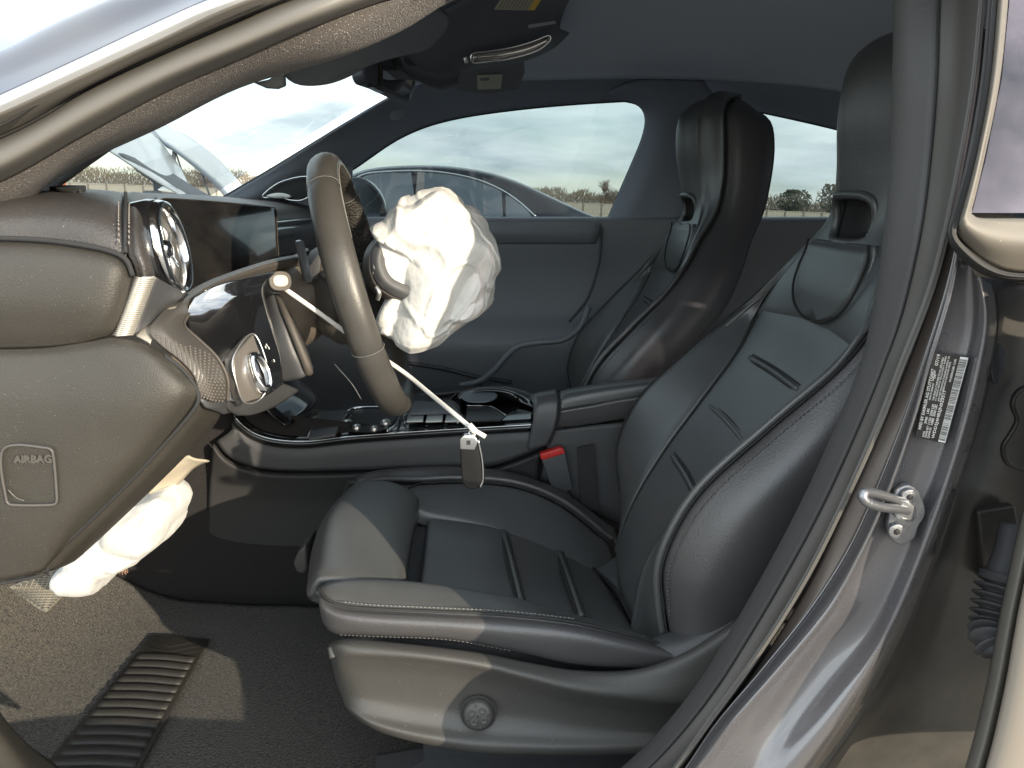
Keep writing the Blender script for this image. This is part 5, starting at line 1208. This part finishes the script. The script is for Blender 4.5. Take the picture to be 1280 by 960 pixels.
# far sun visor, folded up, with its paper label
fv = thing('sun_visor', 'far dark sun visor folded to the roof with a pale square label', 'sun visor', W(605,100,1.66), 'sun visors')
slab('visor_board', [(556,86,1.62),(600,82,1.62),(655,76,1.62),(656,92,1.66),(648,112,1.70),(610,118,1.71),(574,114,1.70),(564,108,1.68)], V((-.002,.012,.014)), mat('visor vinyl', (0.20,0.21,0.23), .7), fv, bw=.003)
slab('visor_label', [(596,94,1.637),(628,93,1.637),(626,111,1.675),(597,112,1.675)], V((0,.0008,.0008)), mat('faded visor label', (0.50,0.52,0.44), .6), fv)
slab('label_print', [(600,98,1.6435),(612,97,1.6435),(611,101,1.652),(601,101,1.652)], V((0,.0006,.0006)), M['print_grey'], fv)
# driver visor folded down towards the windshield
dv = thing('sun_visor', 'near dark sun visor with rounded corner hanging behind the front pillar', 'sun visor', W(400,80,1.0), 'sun visors')
slab('visor_board', [(350,40,.98),(346,78,.97),(352,92,.97),(364,104,.975),(382,109,.98),(410,107,.99),(436,98,1.0),(462,84,1.02),(500,72,1.05),(540,60,1.08),(560,20,1.06),(470,-10,1.0)], V((-.004,.016,.010)), mat('ribbed visor vinyl', (0.11,0.125,0.145), .6, bump=('noise', 300, .5, .002)), dv, rnd=70, bw=.004)
slab('visor_clip', [(316,103,.95),(336,99,.95),(346,90,.955),(354,93,.96),(355,106,.96),(345,110,.955),(330,109,.95)], V((0,.012,0)), mat('pale clip plastic', (0.25,0.26,0.26), .5), dv, bw=.002)
# visor warning label at the top edge of the picture
wl = thing('warning_label_flap', 'ribbed pale airbag warning label on the roof lining at the top edge', 'label', W(650,5,1.1))
wq = [(618,12,1.10),(640,-22,1.03),(690,-22,1.03),(668,13,1.10)]
slab('label_sheet', wq, V((0,.002,.002)), M['cream'], wl)
Q = [W(*wq[0]), W(*wq[3]), W(*wq[2]), W(*wq[1])]
Q = [p + V((0,-.0015,-.0012)) for p in Q]
g_ = [quad(Q, .06+i*.085, .09+i*.085, .05, .95, 0) for i in range(9)]
joined('label_lines', g_, M['print_grey'], wl, smooth=False)
joined('label_band', [quad(Q, .84, .99, .03, .97, -.0003)], M['yellow'], wl, smooth=False)

# ================================================================ FLOOR THINGS
hp = thing('heel_pad', 'ribbed black rubber heel pad on the driver floor carpet', 'floor mat', WZ(150,880,.21))
zf = .207
def hq(u, v):   # u across (0 left..1 right), v from front (0) to near the doorway (1)
    lft = WZ(190,795,zf).lerp(WZ(48,968,zf), v); rgt = WZ(262,800,zf).lerp(WZ(172,968,zf), v)
    return lft.lerp(rgt, u)
slab('pad_base', [hq(0,0), hq(1,0), hq(1,1.1), hq(0,1.1)], V((0,0,.003)), M['mat_rubber'], hp, bw=.001)
for i in range(15):
    v_ = .20 + i*.062
    tube('pad_rib', [hq(.06,v_)+V((0,0,.003)), hq(.5,v_)+V((0,0,.005)), hq(.94,v_)+V((0,0,.002))], .0046, M['mat_rubber'], hp, n=12, seg=12, flat=1.75, up=V((0,0,1)))
for i in range(3):
    tube('pad_chevron', [hq(.10,.05+i*.05)+V((0,0,.001)), hq(.45,.10+i*.05)+V((0,0,.001)), hq(.92,.02+i*.05)+V((0,0,.001))], .0026, M['mat_rubber'], hp, seg=8, smoothc=False)
pdl = thing('brake_pedal', 'worn pale rubber pedal with diamond tread under the dash end', 'pedal', W(55,740,.80))
pq = [(10,734,.80),(40,722,.80),(82,708,.80),(88,720,.80),(88,736,.80),(70,754,.80),(58,766,.80),(48,762,.80)]
slab('pedal_pad', pq, V((-.006,.016,-.006)), M['pedal'], pdl, bw=.002)
pc_ = [W(12,735,.7985), W(82,709,.7985), W(86,735,.7985), W(57,764,.7985)]
g_ = []
for i in range(1, 9):
    for (a, b, c, d) in (((i/9), 0, 0, (i/9)), (1-(i/9), 1, 1, 1-(i/9)), ((i/9), 0, 1, 1-(i/9)), (0, i/9, 1-(i/9), 1)):
        p0 = bil(pc_, a, b); p1 = bil(pc_, c, d)
        if (p0-p1).length > .006: g_.append(tube_geo([p0, p1], .0009, 5))
joined('tread_ridge', g_, M['pedal'], pdl)
tube('pedal_arm', [W(50,735,.82), V((-.72,.90,.55)), V((-.80,.95,.75))], .010, M['plastic_dark'], pdl, n=12, seg=8)
slab('seat_underside_trim', [(470,945,.86),(560,930,.86),(800,930,.86),(800,990,.80),(470,990,.80)], V((0,.01,-.004)), M['plastic_dark'], seat)

# ================================================================ OUTSIDE
# long pale fence, panel by panel
fn = thing('boundary_fence', 'long low pale concrete panel fence behind the lot', 'fence', V((0, 62, 0)))
fm = mat('pale concrete panel', (0.42,0.39,0.33), .85, var=(.6,.35,(.33,.31,.27)))
fmd = mat('fence joint', (0.20,0.18,0.15), .9)
me_p = None
for i in range(-34, 34):
    x = i*1.5
    if me_p is None:
        o = box('fence_panel', V((x, 62, .66)), .72, .06, .66, fm, fn); me_p = o
    else:
        o = me_p.copy(); col.objects.link(o); o.parent = fn; o.location = V(((i+34)*1.5, 0, 0))
pp_ = None
for i in range(-34, 35):
    if pp_ is None: pp_ = box('fence_post', V((i*1.5-.75, 61.98, .67)), .05, .09, .69, fmd, fn)
    else:
        o = pp_.copy(); col.objects.link(o); o.parent = fn; o.location = V(((i+34)*1.5, 0, 0))
box('fence_cap', V((0, 62, 1.345)), 52, .10, .03, fm, fn)

# trees
bark = mat('grey brown bark', (0.17,0.135,0.10), .9, var=(3,.4,(.26,.21,.16)))
twig = mat('bare twigs', (0.22,0.17,0.125), .95)
everg = mat('dark evergreen foliage', (0.045,0.060,0.032), .9, var=(1.5,.5,(.09,.10,.05)))
def branch(p, d, ln, r, lvl, out, tw_):
    n = 4; pts = [p]; dd = d.copy()
    for i in range(n):
        dd = (dd + V((random.uniform(-.18,.18), random.uniform(-.18,.18), random.uniform(-.05,.16)))).normalized()
        pts.append(pts[-1] + dd * (ln/n))
    (out if lvl < 2 else tw_).append(tube_geo(pts, lambda t: max(.012, r*(1-.65*t)), 5 if lvl < 2 else 3))
    if lvl >= 4: return
    k = (7, 6, 5, 5)[min(lvl, 3)]
    for i in range(k):
        t = .3 + .7*(i+random.random())/k; q = pts[min(n, max(1, int(t*n)))]
        ax = V((random.gauss(0,1), random.gauss(0,1), random.gauss(0,.6)+.3)).normalized()
        nd = (dd*.55 + ax*.75).normalized()
        branch(q, nd, ln*random.uniform(.45,.68), r*.5, lvl+1, out, tw_)
def bare_tree(pos, h, label, group):
    t = thing('bare_tree', label, 'tree', pos, group)
    a, b = [], []
    branch(pos.copy(), V((0,0,1)), h*.55, h*.018, 0, a, b)
    joined('trunk', a, bark, t); joined('crown', b, twig, t)
    return t
def leafy_tree(pos, h, wdt, label, group, m_=None):
    t = thing('evergreen_tree', label, 'tree', pos, group)
    joined('trunk', [tube_geo([pos, pos+V((0,0,h*.8))], lambda s: h*.02*(1-.7*s), 6)], bark, t)
    vv, ff = [], []
    for i in range(900):
        u = random.random(); z = h*(.28+.72*u); lim = wdt*(.35+.65*math.sin(math.pi*min(1,(1-u)*1.1+.05)))
        a = random.random()*2*math.pi; lay = .75+.5*noise.noise(V((math.cos(a)*1.2, math.sin(a)*1.2, z*1.3))*1.0)
        rr = lim*lay*math.sqrt(random.random()); c = pos + V((math.cos(a)*rr, math.sin(a)*rr, z))
        s_ = random.uniform(.10,.26); n1_ = V((random.gauss(0,1),random.gauss(0,1),random.gauss(0,1))).normalized(); n2_ = n1_.orthogonal().normalized()
        o = len(vv); vv += [c+n1_*s_, c-n1_*s_*.5+n2_*s_, c-n1_*s_*.5-n2_*s_]; ff.append((o,o+1,o+2))
    mk('crown', vv, ff, m_ or everg, t, smooth=False)
    return t
T_ = [(-24.5,78,5.4,'tall bare tree seen through the windshield above the raised white hood'),
      (8.5,76,4.6,'tall bare tree over the fence beside the far middle pillar'),
      (-33.5,80,4.4,'small bare tree at the far left end of the fence'),
      (-27.8,80,3.6,'low bare tree between the two raised hoods')]
for i, (x, y, h, lb) in enumerate(T_): bare_tree(V((x, y, 0)), h, lb, 'bare trees beyond the fence')
leafy_tree(V((33.8,82,0)), 4.4, 2.6, 'taller dark evergreen beyond the fence, right in the rear window', 'evergreens beyond the fence')
leafy_tree(V((29.8,83,0)), 3.7, 2.4, 'shorter dark evergreen beyond the fence, left in the rear window', 'evergreens beyond the fence')
# far wood, one mass of twiggy growth
vv, ff = [], []
for i in range(60000):
    x = random.uniform(-62, 62); y = random.uniform(84, 96)
    top = 2.7 + 1.0*noise.noise(V((x*.16, 3, 0))) + .7*noise.noise(V((x*.6, 8, 0))) + .35*noise.noise(V((x*2.2, 1, 0)))
    if x < -20: top += .4
    z0 = random.uniform(0, 1)**.8 * max(.6, top); l = random.uniform(.15,.55)
    d = V((random.uniform(-.5,.5), 0, 1)).normalized(); wd = random.uniform(.02,.06)
    c = V((x,y,z0)); o = len(vv); vv += [c-V((wd,0,0)), c+V((wd,0,0)), c+d*l]; ff.append((o,o+1,o+2))
wood = mk('woodland', vv, ff, mat('winter brush', (0.20,0.165,0.125), .95, var=(.25,.6,(.12,.11,.07))), smooth=False)
tag(wood, 'hazy brown winter wood along the horizon behind the fence', 'trees', kind='stuff')
bk_ = box('deep_woodland', V((0,97,.8)), 64, .5, .8, mat('deep wood', (0.14,0.12,0.09), .95), wood)

# black sedan in the next row
sed = thing('black_sedan', 'shiny black sedan with chrome window trim parked beyond the far door', 'car', V((-.6, 8.9, 0)))
YQ = 8.0
bpaint = mat('black car paint', (0.010,0.013,0.019), .25, spec=.3, coat=.35, coatr=.05)
sg = mat('dark sedan window', (0.16,0.18,0.20), .06, coat=1.0, coatr=.02, metal=.85)
roofl = [(375,262),(405,240),(440,219),(470,210.5),(520,207.5),(565,209),(610,216),(650,229),(700,252),(735,268),(775,281)]
beltl = [(375,274),(405,273),(440,273),(470,272),(520,272),(565,272),(610,272),(650,272),(700,276),(735,280),(775,284)]
s0 = [(x, y, 8.95) for x, y in roofl]
crown = [(x, y-1, 8.6) for x, y in roofl]
s1 = [(x, y+.5, 8.28) for x, y in roofl]
s2 = [(x, min(y+7, b[1]), 8.18) for (x, y), b in zip(roofl, beltl)]
s3 = [(x, b, 8.02) for x, b in beltl]
loft('greenhouse', [s0, crown, s1, s2, s3], bpaint, sed, n=80, m=5, thick=.01)
lw_ = [(300,300),(375,276),(440,274.5),(520,274),(610,274),(700,278),(775,286),(800,296)]
body_ = [[(x, y-1, 8.9) for x, y in lw_], [(x, y, 8.05) for x, y in lw_], [(x, y+14, 7.9) for x, y in lw_], [(x, y+55, 7.88) for x, y in lw_], [(x, y+95, 7.98) for x, y in lw_], [(x, y+100, 8.6) for x, y in lw_]]
loft('lower_body', body_, bpaint, sed, n=60, m=5, thick=.01)
def sw_(name, pts, Y=8.06): return slab(name, [(x, y, Yp) for (x, y), Yp in pts], V((0,.01,0)), sg, sed)
def yg(y): return 7.93 + (272-y)/52*.20
def win(name, pts): return slab(name, [(x, y, yg(y)) for x, y in pts], V((0,.012,0)), sg, sed)
win('front_window', [(432,271),(446,226),(462,217),(490,215),(514,214.5),(521,271)])
win('rear_window', [(528,271),(530,215),(560,218),(590,224),(612,231),(627,240),(629,271)])
win('quarter_window', [(632,271),(632,243),(645,251),(658,262),(665,271)])
tube('chrome_window_trim', [(428,272,yg(272)-.01),(438,232,yg(232)-.01),(450,220,yg(220)-.01),(470,215.5,yg(214)-.01),(520,213.5,yg(214)-.01),(560,216.5,yg(216)-.01),(598,225,yg(225)-.01),(628,238,yg(238)-.01),(650,253,yg(253)-.01),(670,271,yg(271)-.01)], .011, M['chrome'], sed, n=80, seg=6)
slab('door_pillar', [(517,272,yg(272)-.006),(522,214.5,yg(214.5)-.006),(531,214.5,yg(214.5)-.006),(529,272,yg(272)-.006)], V((0,.01,0)), mat('sedan pillar trim', (0.16,0.16,0.165), .5), sed)
tube('quarter_divider', [(630,272,yg(272)-.008),(630,240,yg(240)-.008)], .012, bpaint, sed, n=4, seg=6)
for px in (420, 690):
    c = W(px, 352, 7.95); c.z = .33
    revolve('wheel', [(.001,.0),(.20,.0),(.22,.02),(.23,-.0),(.33,-.01),(.335,-.05),(.33,-.2)], M['rubber_dark'], sed, c, V((1,0,0)), V((0,0,1)), V((0,-1,0)), 32)

# two cars with raised hoods ahead
silver = mat('pale silver hood paint', (0.50,0.53,0.55), .30, metal=.3, coat=.6)
white = mat('white hood paint', (0.46,0.48,0.50), .35, coat=.6)
dkgrey = mat('dark engine bay', (0.055,0.065,0.075), .5, var=(6,.4,(.12,.13,.14)))
c1 = thing('silver_car_with_hood_up', 'silver car with its hood raised, left behind the windshield vent', 'car', V((-4.6, 8.4, 0)))
YH = 8.0
loft('hood', [[(136,186,8.2),(160,172,8.6),(185,160,9.2)],[(180,214,8.0),(205,204,8.6),(222,204,9.2)],[(232,245,7.9),(236,242,8.6),(240,240,9.2)]], silver, c1, n=24, m=6, thick=.03)
slab('engine_side', [(145,190,8.1),(160,196,8.1),(190,214,8.1),(218,232,8.1),(262,256,8.1),(262,275,8.1),(188,275,8.1),(192,244,8.1),(190,228,8.1),(170,214,8.1)], V((0,.5,0)), dkgrey, c1, bw=.02)
slab('headlamp', [(196,237,8.07),(203,232,8.07),(222,236,8.07),(232,242,8.07),(222,248,8.07),(204,246,8.07)], V((0,.05,0)), M['light_lens'], c1, bw=.01)
slab('headlamp_bulge', [(176,238,8.0),(196,238,8.0),(200,250,8.0),(178,252,8.0)], V((0,.3,0)), dkgrey, c1, bw=.03)
loft('body', [[(150,262,8.0),(200,258,8.0),(262,262,8.0)],[(150,300,7.9),(200,300,7.9),(262,300,7.9)],[(150,345,7.95),(200,345,7.95),(262,345,7.95)]], silver, c1, n=20, m=5, thick=.5)
for px in (165, 245):
    c = W(px, 340, 7.9); c.z = .33
    revolve('wheel', [(.001,.0),(.20,.0),(.22,.02),(.23,-.0),(.33,-.01),(.335,-.05),(.33,-.2)], M['rubber_dark'], c1, c, V((1,0,0)), V((0,0,1)), V((0,-1,0)), 24)
c2 = thing('white_car_with_hood_up', 'white car with its hood raised on thin struts, ahead of the far front pillar', 'car', V((-4.0, 9.8, 0)))
loft('hood', [[(186,158,9.6),(194,168,9.4),(204,176,9.3),(216,183,9.2),(250,208,9.2),(280,234,9.2),(296,252,9.2)],
              [(200,158,9.8),(206,166,9.7),(216,172,9.6),(232,180,9.6),(262,203,9.6),(288,228,9.6),(306,250,9.6)],
              [(208,156,10.2),(216,161,10.2),(228,166,10.2),(244,176,10.2),(274,200,10.2),(300,228,10.2),(316,250,10.2)]], white, c2, n=40, m=6, thick=.02)
loft('hood_underside', [[(187,159,9.55),(204,177,9.25),(216,184,9.15),(250,209,9.15),(280,235,9.15),(295,254,9.15)],[(190,164,9.6),(206,183,9.3),(218,190,9.2),(246,212,9.2),(274,238,9.2),(288,256,9.2)]], mat('pale blue grey underside', (0.30,0.36,0.42), .5), c2, n=40, m=3, thick=.02)
for a, b, r_ in (((218,186,9.25),(216,223,9.25),.024),((220,192,9.3),(240,250,9.3),.010),((250,210,9.3),(264,250,9.3),.013)):
    tube('strut', [a, b], r_, dkgrey, c2, n=4, seg=8)
loft('body', [[(214,262,9.2),(260,258,9.2),(340,262,9.2)],[(214,300,9.1),(260,300,9.1),(340,300,9.1)],[(214,325,9.15),(260,325,9.15),(340,325,9.15)]], white, c2, n=20, m=5, thick=.5)
cone = thing('orange_barrier', 'small orange traffic barrier behind the dashboard vent at far left', 'barrier', W(70,232,9))
cc0 = W(69,224,9); 
slab('barrier_board', [(56,224,9),(62,220,9),(76,218,9),(77,240,9),(56,240,9)], V((0,.1,0)), mat('orange plastic', (0.80,0.20,0.07), .5), cone, bw=.01)
tube('barrier_leg', [W(68,238,9.05), V((cc0.x,9.05,0))], .04, mat('orange leg', (0.6,0.16,0.06), .5), cone, n=3, seg=8)
